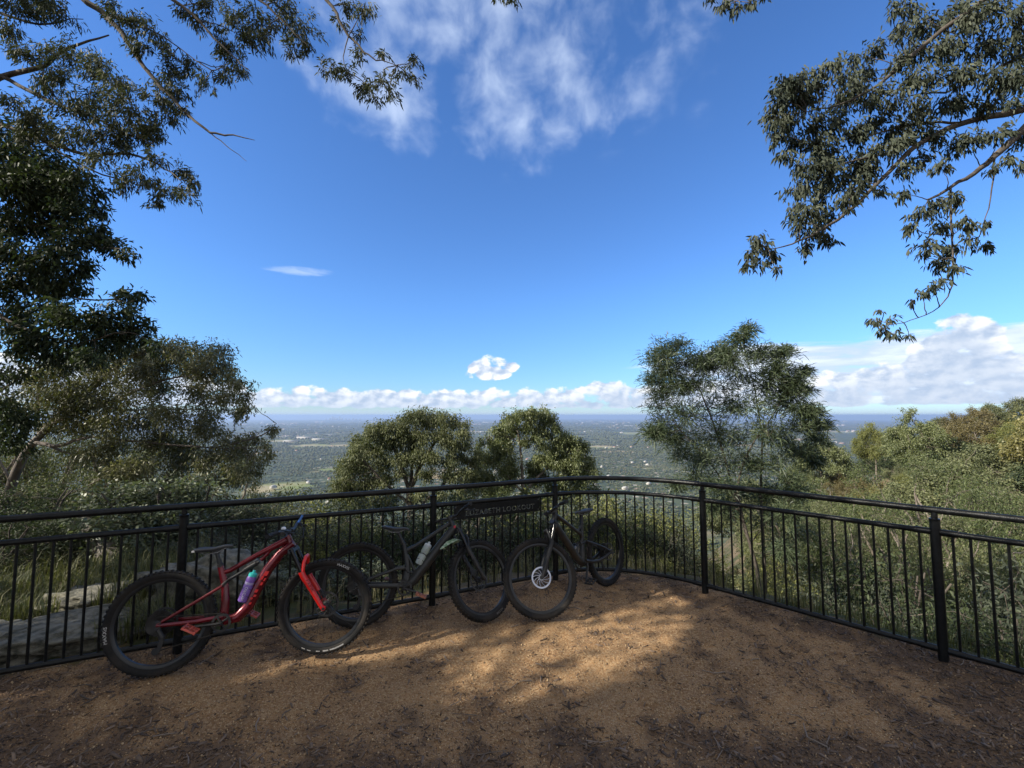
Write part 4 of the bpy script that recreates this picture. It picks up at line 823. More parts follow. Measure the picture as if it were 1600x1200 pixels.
L3 = [(55, 600, 26), (85, 578, 26), (120, 565, 28), (155, 555, 26), (195, 552, 26), (228, 545, 22), (258, 545, 22), (290, 548, 22), (318, 553, 20), (345, 562, 18), (362, 578, 16), (374, 598, 16), (382, 618, 14), (386, 638, 14), (372, 650, 12), (340, 585, 24), (300, 580, 28), (255, 578, 28), (210, 585, 28), (165, 590, 28), (120, 600, 28), (80, 620, 28), (45, 635, 24), (100, 640, 28), (150, 628, 26), (200, 618, 28), (250, 612, 26), (300, 618, 26), (345, 622, 20), (330, 650, 20), (280, 650, 28), (230, 648, 28), (180, 660, 26), (130, 668, 26), (85, 670, 22), (330, 680, 24), (360, 690, 22), (385, 700, 16), (408, 692, 12), (424, 672, 10), (416, 712, 12), (400, 728, 14), (280, 690, 26), (230, 695, 26), (180, 700, 24), (140, 708, 22), (360, 720, 22), (320, 722, 22), (270, 728, 24), (220, 735, 24), (350, 748, 18), (300, 758, 20), (250, 765, 20), (190, 740, 22), (382, 752, 12)]
C3 = px_c(L3 + [(x + rng.uniform(-14, 14), y + rng.uniform(-12, 14), r_ * .9) for x, y, r_ in [q[:3] for q in L3]], 10.9, 1.3)
clumps_crown(lb, wb, C3, nodes, 820, .085, .026, .6, .8, True, .005, 7, cull=False)
finish(tree('eucalyptus_tree', base, 'spreading grey green gum beyond the left fence with leaning limbs'), lb, wb, ML_L3, mat('grey_bark', (.15, .125, .105), .9, c2=(.075, .06, .05), sc=3, bump=.4, bsc=25))

# -- the two domed gums straight ahead
def ahead(base, limbs, C, dep, label, lm, wm, L, Wd, per):
    lb, wb = MB(), MB(); nodes = [limb(wb, pts, r0, r1, 8, .04) for pts, r0, r1 in limbs]
    clumps_crown(lb, wb, np.concatenate([px_c(C, dep, dep * .03), px_c([(x + rng.uniform(-8, 8), y + rng.uniform(-4, 10), r_) for x, y, r_ in C], dep + .6, dep * .05)]), np.concatenate(nodes), per, L, Wd, .8, .8, True, .010, 7)
    finish(tree('eucalyptus_tree', base, label), lb, wb, lm, wm)
D1 = 22.
bA = at(640, 960, D1); bA[2] = float(terrain(bA[0], bA[1])) - .3
ahead(bA, [([bA, at(643, 830, D1), at(640, 770, D1)], .26, .17), ([at(640, 770, D1), at(655, 730, D1), at(680, 690, D1), at(700, 665, D1)], .12, .03), ([at(640, 770, D1), at(628, 730, D1), at(615, 700, D1), at(600, 678, D1)], .11, .03), ([at(642, 790, D1), at(590, 745, D1 - .5), at(560, 710, D1 - .5)], .09, .02), ([at(645, 800, D1), at(700, 750, D1), at(730, 730, D1)], .09, .02), ([at(640, 770, D1), at(645, 720, D1 + .5), at(648, 670, D1 + .5)], .10, .03), ([at(690, 760, D1), at(715, 700, D1)], .05, .02)],
   [(556, 705, 15), (568, 690, 15), (578, 676, 15), (594, 668, 14), (612, 668, 14), (628, 662, 14), (642, 654, 15), (658, 650, 15), (674, 654, 15), (690, 658, 14), (706, 658, 13), (718, 666, 12), (726, 680, 12), (728, 696, 11), (545, 720, 15), (536, 738, 14), (530, 755, 14), (560, 728, 18), (586, 700, 19), (610, 692, 18), (636, 685, 19), (664, 682, 19), (690, 686, 18), (708, 698, 15), (596, 724, 17), (622, 716, 17), (650, 712, 17), (680, 714, 16), (706, 722, 14), (724, 716, 10), (572, 750, 17), (548, 762, 16), (600, 752, 13), (530, 775, 15), (560, 785, 16), (625, 742, 11), (668, 742, 12), (700, 745, 13), (726, 740, 12), (736, 725, 9), (745, 710, 8), (720, 762, 14), (690, 772, 12), (590, 780, 14), (560, 770, 16), (650, 775, 14), (610, 790, 16), (740, 745, 12), (740, 765, 12), (545, 790, 15), (715, 785, 14)],
   D1, 'wide domed olive grey gum ahead, left of the twin crowned gum', ML_GUM, M_BARK, .12, .040, 520)
bB = at(825, 950, D1 + 2); bB[2] = float(terrain(bB[0], bB[1])) - .3; D2 = D1 + 2
ahead(bB, [([bB, at(822, 840, D2), at(818, 770, D2)], .24, .14), ([at(818, 770, D2), at(815, 720, D2), at(812, 690, D2), at(805, 660, D2)], .09, .03), ([at(812, 700, D2), at(838, 680, D2), at(852, 665, D2)], .05, .02), ([at(818, 770, D2), at(850, 735, D2), at(880, 715, D2), at(895, 700, D2)], .08, .02), ([at(818, 770, D2), at(790, 740, D2), at(770, 725, D2)], .06, .02), ([at(812, 690, D2), at(785, 680, D2), at(765, 683, D2)], .04, .015)],
   [(764, 688, 11), (776, 676, 12), (790, 665, 12), (802, 655, 13), (816, 648, 13), (832, 646, 13), (846, 650, 12), (858, 658, 12), (866, 668, 10), (846, 670, 12), (826, 664, 14), (806, 672, 12), (792, 682, 10), (858, 682, 9), (872, 690, 9), (880, 682, 9), (838, 686, 10), (818, 690, 9), (752, 694, 7), (890, 700, 12), (904, 706, 12), (915, 718, 12), (922, 733, 11), (920, 750, 11), (898, 724, 14), (880, 714, 12), (870, 728, 11), (900, 745, 14), (880, 745, 13), (905, 765, 13), (790, 706, 11), (775, 714, 12), (760, 720, 11), (800, 720, 13), (780, 735, 14), (760, 742, 12), (805, 742, 13), (828, 730, 10), (835, 752, 12), (790, 760, 14), (765, 765, 13), (820, 770, 12), (860, 762, 12), (845, 700, 8), (880, 772, 12), (750, 712, 12), (745, 735, 13), (748, 758, 13), (925, 765, 11), (850, 745, 12), (812, 788, 14), (775, 782, 14), (850, 785, 14), (905, 785, 14), (930, 742, 9), (912, 695, 10), (886, 690, 13), (872, 702, 13), (860, 714, 12), (846, 716, 11), (866, 722, 13), (890, 728, 14), (775, 698, 11), (792, 696, 10), (836, 724, 11)],
   D2, 'gum ahead with two rounded crowns and a see through gap, right of the domed gum', ML_GRN, M_PALE, .125, .046, 480)

# -- slender wattle just beyond the fence
lb, wb = MB(), MB(); dep = 9.; b0 = at(1192, 936, dep); base = np.array([b0[0], b0[1], float(terrain(b0[0], b0[1])) - .2]); nodes = []
for pts, r0, r1 in [([base, at(1186, 900, 9), at(1172, 850, 9), at(1150, 780, 9), at(1125, 690, 9), at(1095, 610, 9), at(1062, 560, 9)], .045, .008), ([base, at(1196, 900, 9.1), at(1192, 840, 9.1), at(1188, 760, 9.2), at(1192, 690, 9.2), at(1180, 610, 9.2), at(1160, 530, 9.2)], .04, .007), ([base, at(1182, 880, 8.9), at(1160, 810, 8.9), at(1150, 760, 8.9), at(1170, 700, 8.9), at(1215, 640, 8.9), at(1235, 590, 8.9)], .035, .007), ([at(1190, 700, 9.2), at(1230, 670, 9.2), at(1275, 660, 9.2)], .012, .004), ([at(1150, 780, 9), at(1100, 710, 9), at(1050, 660, 9), at(1030, 600, 9)], .018, .005), ([at(1172, 850, 9), at(1210, 800, 9), at(1245, 770, 9)], .012, .004)]: nodes.append(limb(wb, pts, r0, r1, 8, .02))
nodes = np.concatenate(nodes)
AC = [(1042, 552, 20), (1060, 545, 16), (1030, 575, 20), (1022, 598, 16), (1050, 585, 22), (1072, 570, 20), (1040, 615, 22), (1028, 640, 18), (1065, 612, 24), (1092, 570, 20), (1112, 575, 20), (1095, 600, 24), (1125, 560, 16), (1150, 540, 18), (1163, 528, 13), (1172, 555, 20), (1140, 575, 22), (1190, 562, 18), (1205, 580, 20), (1165, 590, 24), (1225, 558, 12), (1225, 590, 20), (1245, 600, 16), (1253, 585, 10), (1200, 610, 24), (1130, 610, 26), (1240, 618, 16), (1262, 612, 8), (1225, 635, 22), (1180, 640, 26), (1145, 645, 26), (1105, 640, 26), (1070, 650, 26), (1035, 665, 20), (1022, 680, 14), (1250, 645, 16), (1270, 652, 14), (1285, 670, 10), (1255, 672, 18), (1278, 690, 12), (1045, 690, 20), (1080, 690, 26), (1120, 688, 26), (1160, 690, 26), (1200, 680, 26), (1230, 690, 20), (1250, 712, 16), (1060, 715, 18), (1100, 725, 24), (1140, 730, 24), (1180, 735, 22), (1215, 730, 20), (1270, 725, 10), (1085, 752, 18), (1120, 762, 22), (1160, 775, 22), (1200, 775, 20), (1230, 755, 18), (1250, 775, 16), (1060, 765, 12), (1140, 800, 20), (1190, 815, 20), (1225, 810, 18), (1245, 840, 18), (1215, 860, 16), (1110, 795, 14)]
for x, y, z, r in np.concatenate([px_c(AC, 9.05, .45), px_c([(x + rng.uniform(-9, 9), y + rng.uniform(-9, 9), r_ * .85) for x, y, r_ in AC[::2]], 9.05, .7)]):
    c = np.array([x, y, z]); dd = np.linalg.norm(nodes - c, axis=1) + .8 * np.maximum(nodes[:, 2] - z, 0); s0 = nodes[np.argmin(dd)]; limb(wb, [s0, (s0 + c) / 2 + rng.normal(0, .06, 3), c], .006, .003, 4, .05)
    r = r * 1.3
    for k in range(15):
        d0 = nrm(rng.normal(0, 1, 3) * [1, 1, .5] + [0, 0, .45]); e = c + d0 * r * rng.uniform(.7, 1.15); mid = c * .45 + e * .55 + [0, 0, .04]; wb.tube([c, mid, e], np.array([.003, .0022, .0012]), 3, cap=False)
        n = 33; t_ = rng.uniform(.0, 1.05, n)[:, None]; P = np.where(t_ < .55, c + (mid - c) * t_ / .55, mid + (e - mid) * (t_ - .55) / .45) + rng.normal(0, .23 * r, (n, 3)); D = .75 * d0 + rng.normal(0, .45, (n, 3)) + [0, 0, .3]
        leaves(lb, P, D, .15 * rng.uniform(.7, 1.25, n), .015, True, np.clip(rng.normal(.42, .24, n), 0, 1), curl=.45)
finish(tree('wattle_tree', base, 'slender feathery wattle with thin leaning stems just beyond the fence'), lb, wb, ML_ACA, M_BARK)

# -- overhanging gum at the upper right, trunk outside the frame
lb, wb = MB(), MB(); base = np.array([9.6, 5.4, float(terrain(9.6, 5.4)) - .4]); nodes = []
trk = limb(wb, [base, base + [-.2, .1, 3], base + [-.3, .2, 6.5], base + [-.9, .3, 11], base + [-1.1, .3, 13]], .36, .05, 12, .04)
limbs = [([trk[6], at(1690, 110, 6.6), at(1600, 200, 6.4), at(1555, 245, 6.3), at(1510, 280, 6.2), at(1450, 312, 6.1)], .085, .014), ([trk[7], at(1700, 150, 6.8), at(1600, 172, 6.6), at(1500, 192, 6.5), at(1430, 225, 6.4), at(1370, 290, 6.3), at(1310, 345, 6.2), at(1250, 378, 6.2), at(1200, 390, 6.2)], .065, .005), ([trk[9], at(1650, -60, 6.4), at(1540, -5, 6.3), at(1450, 65, 6.2), at(1390, 120, 6.2), at(1330, 160, 6.2), at(1260, 175, 6.2)], .055, .006), ([at(1500, 192, 6.5), at(1440, 190, 6.5), at(1350, 215, 6.4), at(1260, 225, 6.3)], .02, .005), ([at(1485, 292, 6.2), at(1486, 350, 6.2), at(1490, 420, 6.2), at(1488, 455, 6.2), at(1460, 488, 6.2), at(1410, 505, 6.2), at(1375, 510, 6.2)], .014, .003), ([at(1555, 245, 6.3), at(1548, 310, 6.2), at(1530, 370, 6.2)], .012, .004), ([trk[9], at(1680, 40, 6.8), at(1590, 90, 6.6), at(1500, 140, 6.5), at(1420, 150, 6.4)], .04, .008), ([trk[11], at(1600, -220, 6.), at(1350, -120, 5.8), at(1200, -25, 5.8), at(1150, 2, 5.8)], .04, .005), ([at(1430, 225, 6.4), at(1380, 240, 6.2), at(1300, 260, 6.2), at(1260, 300, 6.2)], .02, .005)]
for pts, r0, r1 in limbs: nodes.append(limb(wb, pts, r0, r1, 8, .04))
nodes = np.concatenate(nodes)
R1 = [(1218, 200, 22), (1245, 140, 22), (1330, 140, 24), (1370, 80, 20), (1430, 80, 26), (1300, 262, 24), (1330, 300, 22), (1262, 250, 22), (1360, 262, 24), (1400, 230, 24), (1230, 130, 22), (1250, 120, 20), (1275, 125, 22), (1215, 155, 22), (1240, 160, 28), (1270, 160, 26), (1210, 185, 20), (1232, 195, 26), (1265, 198, 28), (1212, 215, 18), (1240, 228, 24), (1275, 232, 24), (1225, 245, 14), (1300, 100, 18), (1315, 120, 24), (1340, 130, 24), (1335, 90, 18), (1355, 110, 16), (1360, 150, 26), (1320, 165, 24), (1300, 195, 26), (1330, 215, 28), (1365, 195, 26), (1300, 240, 28), (1340, 255, 28), (1375, 235, 24), (1270, 270, 24), (1250, 295, 22), (1280, 300, 26), (1310, 285, 26), (1345, 290, 22), (1265, 330, 24), (1290, 335, 24), (1320, 315, 20), (1250, 350, 20), (1275, 365, 22), (1295, 372, 16), (1262, 388, 14), (1240, 325, 14), (1180, 372, 14), (1192, 385, 16), (1172, 395, 16), (1185, 412, 16), (1165, 415, 10), (1205, 400, 12), (1215, 420, 8), (1395, 20, 18), (1420, 15, 22), (1410, 45, 20), (1445, 40, 26), (1400, 55, 12), (1475, 30, 28), (1510, 25, 30), (1550, 20, 32), (1590, 25, 34), (1470, 75, 28), (1505, 70, 28), (1545, 70, 30), (1585, 75, 32), (1405, 100, 20), (1435, 115, 26), (1470, 120, 26), (1510, 115, 26), (1550, 120, 26), (1590, 125, 28), (1400, 150, 26), (1440, 160, 24), (1475, 165, 22), (1395, 200, 24), (1425, 195, 24), (1460, 210, 24), (1500, 165, 22), (1540, 165, 22), (1580, 165, 22), (1490, 230, 20), (1520, 215, 22), (1560, 205, 20), (1595, 215, 22), (1440, 250, 20), (1410, 265, 20), (1470, 260, 16), (1575, 250, 14), (1595, 262, 12), (1550, 265, 10), (1380, 300, 14), (1410, 305, 16), (1440, 335, 16), (1425, 355, 14), (1465, 320, 20), (1500, 315, 18), (1470, 355, 20), (1505, 350, 18), (1450, 385, 18), (1485, 388, 20), (1515, 375, 14), (1540, 350, 10), (1535, 385, 12), (1465, 412, 16), (1490, 420, 14), (1440, 400, 10), (1455, 445, 12), (1440, 458, 12), (1475, 440, 10), (1425, 470, 7), (1395, 498, 8), (1365, 500, 11), (1380, 515, 10), (1398, 522, 10), (1420, 525, 7), (1375, 485, 6), (1130, 8, 14, 5.8), (1150, 12, 12, 5.8), (1172, 4, 12, 5.8), (1115, -2, 10, 5.8), (1195, -6, 12, 5.8)]
RS = 1.06
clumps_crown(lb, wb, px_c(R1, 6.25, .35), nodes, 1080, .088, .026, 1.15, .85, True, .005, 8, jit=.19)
RS = 1.2
off = [(*(at(rng.uniform(1630, 2200), rng.uniform(-250, 330), rng.uniform(5.8, 8))), rng.uniform(.35, .6)) for _ in range(34)]
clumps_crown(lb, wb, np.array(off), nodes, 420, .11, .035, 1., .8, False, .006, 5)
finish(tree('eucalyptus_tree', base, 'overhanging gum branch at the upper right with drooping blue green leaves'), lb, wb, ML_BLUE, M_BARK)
# ---------------------------------------------------------------- trees that shade the platform (outside the frame, sun side)
def shade_tree(base, cen, rad, n, label, hgt0):
    lb, wb = MB(), MB(); base = np.array(base, float); base[2] = float(terrain(base[0], base[1])) - .3; cen = np.array(cen, float)
    trk = limb(wb, [base, base * .5 + cen * .5 + [0, 0, -1.], cen + [0, 0, -.5]], .3, .14, 12, .04)
    C = []
    while len(C) < n:
        q = rng.normal(0, 1, 3); q = q / np.linalg.norm(q) * rng.uniform(.25, 1) ** .5; p = cen + q * rad
        if p[2] > 2.6: C.append((*p, rng.uniform(.55, .85)))
    clumps_crown(lb, wb, np.array(C), trk, 95, .22, .10, .5, .8, False, .010, 6, cull=True)
    finish(tree('eucalyptus_tree', base, label), lb, wb, ML_GUMD, M_BARK)
shade_tree((-10.5, -1.6, 0), (-9.3, -1.1, 6.6), (2.9, 2.9, 2.4), 62, 'leafy gum standing left of the platform behind the viewer', 6)
shade_tree((-6.4, -4.6, 0), (-5.6, -3.6, 6.4), (2.6, 2.4, 2.2), 44, 'leafy gum standing behind the viewer beside the platform', 6)
shade_tree((-13.2, -3.6, 0), (-12.0, -2.7, 6.7), (2.4, 2.4, 2.2), 40, 'leafy gum standing far left of the platform behind the viewer', 6)
shade_tree((-8.4, -4.4, 0), (-8.0, -3.4, 7.6), (2.0, 2.0, 2.0), 30, 'slimmer leafy gum standing behind the viewer in the grove', 6)
shade_tree((-12.8, 2.2, 0), (-11.6, 2.0, 7.4), (2.4, 2.4, 2.4), 40, 'leafy gum standing outside the left end of the fence', 6)

# ---------------------------------------------------------------- shrubs and trees on the slopes (copied individuals)
def proto_shrub(nm, lm, L, Wd, n, seed, hang=.1, stems=6, per=330, cat='shrub'):
    global rng; keep, rng = rng, np.random.default_rng(seed)
    lb, wb = MB(), MB(); C = []; nodes = []
    for k in range(stems):
        a = rng.uniform(0, 6.28); e = np.array([math.cos(a) * rng.uniform(.1, .38), math.sin(a) * rng.uniform(.1, .38), rng.uniform(.5, .9)]); nodes.append(limb(wb, [(0, 0, -.25), e * [.35, .35, .5], e], .018, .006, 5, .08))
    while len(C) < n:
        p = np.array([*rng.uniform(-.5, .5, 2), rng.uniform(.08, .95)]); w_ = .5 * math.sin(min(1, (p[2] + .25) / 1.2) * 3.1416) ** .5
        if np.hypot(p[0], p[1]) < w_: C.append((*p, rng.uniform(.11, .19)))
    clumps_crown(lb, wb, np.array(C), np.concatenate(nodes), per, L, Wd, hang, .9, True, .004, 5)
    rng = keep; o = empty(nm, (0, 0, 0), cat=cat); wb.build('stems', M_BARK, o, smooth='all'); lb.build('foliage', lm, o, smooth=False); return o
SH = [proto_shrub('shrub', ML_SHR, .046, .019, 60, 1, per=900), proto_shrub('shrub', ML_GUMD, .040, .012, 64, 2, .3, per=1100), proto_shrub('shrub', ML_BLUE, .034, .010, 64, 3, .2, per=1250), proto_shrub('shrub', ML_OLV, .038, .010, 62, 4, .1, per=1150)]
KIND = ['broad leaved grey green shrub', 'dark green bushy shrub', 'fine leaved blue green shrub', 'olive green wispy shrub']
used = set()
POSTPX = [(285, 'left of the first fence post'), (430, 'behind the red bike'), (675, 'between the first two posts behind the grey bike'), (868, 'under the lookout sign'), (1100, 'beyond the curved fence panel'), (1475, 'beyond the right hand straight panel'), (3000, 'beyond the fence at the right edge')]
def put(protos, k, loc, rz, sc, label, group):
    if k not in used_of(protos): 
        used_of(protos).add(k); o = protos[k]; o.location = loc; o.rotation_euler = (0, 0, rz); o.scale = sc; o['label'] = label; o['group'] = group; bpy.context.view_layer.update(); return o
    return copy_tree(protos[k], loc, rz, sc, label, group)
_used = {}
def used_of(p): return _used.setdefault(id(p), set())
SHR = [(40, 7.2, 752, 150, 1), (140, 8, 770, 150, 2), (235, 7.0, 742, 150, 0), (300, 7.4, 735, 130, 0), (370, 7.6, 772, 120, 2), (430, 8, 790, 110, 2), (10, 6.0, 800, 120, 1), (120, 6.6, 815, 120, 2), (320, 6.2, 832, 110, 2), (395, 5.9, 845, 100, 0), (250, 6.2, 840, 100, 1),
  (470, 6.4, 812, 120, 2), (540, 6.4, 815, 120, 3), (600, 6.5, 800, 120, 1), (490, 5.25, 885, 85, 0), (560, 5.45, 868, 95, 0), (610, 5.6, 880, 80, 0), (450, 5.0, 900, 70, 0), (645, 6.6, 815, 120, 2), (700, 6.8, 805, 120, 1), (760, 7.0, 800, 120, 2), (820, 7.3, 800, 110, 1), (880, 7.4, 805, 110, 2), (935, 7.3, 805, 100, 3), (985, 7.2, 800, 100, 1), (1035, 7.2, 805, 100, 2), (1080, 7.5, 840, 80, 3),
  (660, 6.3, 880, 110, 2), (730, 6.4, 870, 110, 1), (800, 6.7, 865, 100, 2), (870, 6.8, 860, 100, 1), (940, 6.8, 855, 90, 2), (1000, 6.8, 850, 90, 3),
  (660, 10, 782, 160, 2), (740, 11, 772, 160, 1), (820, 11, 778, 160, 3), (900, 11, 770, 160, 2), (560, 9.5, 782, 150, 2), (480, 9.5, 776, 150, 3), (960, 10, 782, 140, 3), (1030, 10.5, 800, 130, 3), (440, 11, 770, 140, 3),
  (1240, 6.6, 925, 70, 2), (1295, 6.2, 945, 80, 1), (1345, 6.0, 958, 90, 3), (1410, 5.7, 985, 90, 2), (1500, 5.2, 1010, 90, 1), (1570, 4.9, 1025, 90, 3), (1440, 7.2, 935, 110, 1), (1560, 6.6, 950, 120, 1), (1330, 8.0, 905, 100, 2), (1390, 9, 870, 110, 1), (1620, 8, 900, 150, 2), (1215, 9.5, 880, 80, 3)]
def where(px):
    for lim, w_ in POSTPX:
        if px < lim: return w_
for px, dep, top, wpx, k in SHR:
    p = at(px, top, dep); gz0 = float(terrain(p[0], p[1])); h_ = max(.35, (p[2] - gz0) * 1.04); w_ = max(wpx * dep / FPX * 1.25, h_ / 1.3)
    put(SH, k, (p[0], p[1], gz0 - .05), rng.uniform(0, 6.28), (w_, w_, h_), f'{KIND[k]} {where(px)}', 'shrubs crowding the slope behind the fence')

def proto_gum(nm, lm, wm, seed, Hh=9., Wc=8., clear=.38, nc=70, L=.36, Wd=.13, per=10., dome=1., weep=.5, lean=.6):
    global rng; keep, rng = rng, np.random.default_rng(seed)
    lb, wb = MB(), MB(); fork = np.array([rng.normal(0, lean * .5), rng.normal(0, lean * .5), Hh * clear]); t0 = limb(wb, [(0, 0, -1.2), fork * [.2, .2, .5], fork], .24, .17, 8, .06); nodes = [t0[-1:]]
    for k in range(7):
        a = k * .9 + rng.uniform(-.3, .3); e = np.array([math.cos(a) * Wc * rng.uniform(.2, .4), math.sin(a) * Wc * rng.uniform(.2, .4), Hh * rng.uniform(.68, .9)])
        nodes.append(limb(wb, [fork, fork * .5 + e * .5 + rng.normal(0, .4, 3) * [1, 1, .3] + [0, 0, -.3], e], .11, .035, 6, .1)[1:])
    C = []
    while len(C) < nc:
        q = rng.normal(0, 1, 3); q[2] = abs(q[2]) * 1.1 - .35; q = nrm(q) * rng.uniform(.62, 1) ; p = np.array([q[0] * Wc / 2, q[1] * Wc / 2, Hh * clear * 1.1 + (q[2] + .35) / 1.35 * (Hh * (1 - clear * 1.1)) * dome])
        C.append((*p, rng.uniform(.7, 1.25) * Wc / 8))
    C = np.array(C); lump = 1 + .16 * np.sin(C[:, 0] * 1.3 + seed) * np.cos(C[:, 1] * 1.1); C[:, :3] *= lump[:, None]
    clumps_crown(lb, wb, C, np.concatenate(nodes), per, L, Wd, weep * .6, .7, False, .013, 9, jit=.17)
    rng = keep; o = empty(nm, (0, 0, 0), cat='tree'); wb.build('trunk', wm, o, smooth='all'); lb.build('crown', lm, o, smooth=False); return o
SG = [proto_gum('eucalyptus_tree', ML_SLOPE, M_PALE, 21, 7.0, 6.5, .42, 30, .11, .038, 150, weep=.8), proto_gum('eucalyptus_tree', ML_GUM, M_PALE, 22, 6.5, 6.0, .38, 30, .11, .038, 150, weep=.6)]
for px, dep, top, wpx, k in [(1345, 15, 800, 190, 0), (1470, 13.5, 808, 200, 1), (1615, 12, 822, 230, 0), (1270, 18, 775, 150, 1), (1405, 21, 762, 190, 1), (1530, 19, 772, 200, 0), (1330, 28, 742, 150, 0), (1460, 30, 735, 190, 0), (1590, 27, 742, 200, 1), (1690, 17, 775, 240, 1), (1235, 26, 755, 120, 1), (1010, 26, 790, 130, 1), (940, 30, 800, 130, 0), (470, 26, 800, 130, 1), (400, 20, 800, 150, 1), (300, 18, 790, 160, 1), (40, 15, 640, 230, 1), (130, 16, 650, 220, 1), (230, 15, 655, 220, 1), (330, 15, 690, 170, 1), (-60, 14, 640, 230, 1), (-300, 13, 600, 230, 1), (-520, 13, 580, 230, 0), (-800, 12, 560, 230, 1), (-160, 20, 640, 230, 0), (560, 20, 775, 150, 1), (690, 19, 778, 150, 1), (790, 20, 780, 150, 0), (890, 19, 782, 140, 1)]:
    p = at(px, top, dep); gz0 = float(terrain(p[0], p[1])); h_ = np.clip((p[2] - gz0) / 6.8, .35, 1.6); w_ = max(wpx * dep / FPX / 6.3, h_ * .72)
    put(SG, k, (p[0], p[1], gz0 - .1), rng.uniform(0, 6.28), (w_, w_, h_), ('deep green' if k == 0 else 'grey green') + (' pale trunked gum just below the right hand fence' if px > 1100 else ' gum in the thicket behind the left hand fence' if px < 340 else ' pale trunked gum on the slope below the fence ahead'), 'gums on the slope just below the fence')
ML_YEL = leafm('yellow_green_leaf', (.115, .108, .032), (.27, .24, .09))
HK = [('olive', ML_OLV, 31, 9, 8.5, .42), ('bright green weeping', ML_GRN, 32, 9.5, 8, .42), ('grey green', ML_GUM, 33, 8.5, 8, .42), ('bronze tinted', ML_BRN, 34, 8, 8.5, .4), ('dark green', ML_GUMD, 35, 8, 7.5, .36), ('yellow green', ML_YEL, 36, 7.5, 9, .36)]
HG = [proto_gum('eucalyptus_tree', m_, M_PALE, sd_, h_, w_, cl, 44, .21, .11, 92., weep=.55 if 'weep' not in nm else .9) for nm, m_, sd_, h_, w_, cl in HK]
placed = []
def hill(x, y, k, s_, lab=None):
    z = float(terrain(x, y)); placed.append((x, y))
    q = s_ * rng.uniform(.9, 1.12); put(HG, k, (x, y, z), rng.uniform(0, 6.28), (q, q * rng.uniform(.9, 1.1), s_ * rng.uniform(.85, 1.1)), lab or f'{HK[k][0]} gum among the trees crowding the sunlit hillside', None if lab else 'gums crowding the sunlit hillside')
def ridge(px, top, dep, k, s_, lab):
    p = at(px, top, dep); z = float(terrain(p[0], p[1])); placed.append((p[0], p[1])); hh = max(3.5, p[2] - z); q = s_
    put(HG, k, (p[0], p[1], z), rng.uniform(0, 6.28), (q, q, hh / HK[k][3] * .98), lab, None)
ridge(1432, 650, 62, 1, .95, 'bright weeping gum with bent pale trunk rising above the hillside trees')
ridge(1515, 641, 88, 3, .95, 'bronze tinted rounded gum on the ridge skyline beside the pale crowned gum')
ridge(1548, 634, 100, 2, .95, 'pale rounded gum on the ridge skyline beside the bronze gum')
ridge(1598, 624, 98, 2, 1.15, 'tallest grey gum on the ridge at the right edge')
ridge(1365, 664, 85, 0, .75, 'small olive gum where the ridge meets the plain view')
ridge(1490, 690, 60, 4, .8, 'dark rounded gum beside the bent pale trunk')
n_try = 0
while len(placed) < 285 and n_try < 9000:
    n_try += 1; a = R(rng.uniform(27, 60)); r = math.sqrt(rng.uniform(22 ** 2, 150 ** 2)); x, y = r * math.sin(a), r * math.cos(a); s_ = .5 + .85 * rng.random() ** 1.6 if r > 45 else rng.uniform(.38, .8)
    if min(math.hypot(x - a_, y - b_) for a_, b_ in placed) < 4.6 * s_ + 1.9: continue
    ad = math.degrees(a)
    if 47.2 < ad < 50 and 66 < r < 80: continue                        # open clearing
    z = float(terrain(x, y)); h_ = 8.5 * s_
    pxx, pyy = project(np.array([x, y, z + h_])); lim = np.interp(pxx, [1150, 1280, 1330, 1380, 1430, 1500, 1560, 1600, 1750], [735, 694, 680, 668, 660, 652, 643, 636, 620])
    if pyy < lim: s_ *= max(.0, (z_ := 1) and (H - (lim - 649) / FPX * y - z) / h_)
    if s_ < .22: continue
    hill(x, y, int(rng.choice([0, 0, 2, 2, 1, 1, 4, 4, 5, 3])), s_)

# ---------------------------------------------------------------- woods on the foothills and the plain (uncountable)
def blob(seed, nb=9):
    g = np.random.default_rng(seed); b = MB()
    import bmesh
    for k in range(nb):
        bm = bmesh.new(); bmesh.ops.create_icosphere(bm, subdivisions=2, radius=1); V = np.array([v.co[:] for v in bm.verts]); F = np.array([[v.index for v in f.verts] for f in bm.faces]); bm.free()
        a = g.uniform(0, 6.28); rr_ = g.uniform(.0, .62); rad = g.uniform(.3, .5); V = V * (1 + g.normal(0, .16, (len(V), 1))) * rad * [1, 1, .8] + [math.cos(a) * rr_, math.sin(a) * rr_, .75 - rr_ * .45 + g.uniform(-.1, .15)]
        b.add(V, F, np.clip(g.normal(.5, .2) + g.normal(0, .15, len(V)), 0, 1))
    b.tube([(0, 0, -.3), (0, 0, .6)], .05, 5)
    return b
pc_ = bpy.data.collections.new('wood_crowns')
ML_FOR = [leafm('far_wood', (.028, .042, .020), (.085, .102, .046), 0., .7), leafm('far_wood_olive', (.040, .048, .020), (.115, .12, .05), 0., .7)]
for k in range(4):
    o = blob(50 + k).build('wood_crown', ML_FOR[k % 2], smooth=False); COL.objects.unlink(o); pc_.objects.link(o)
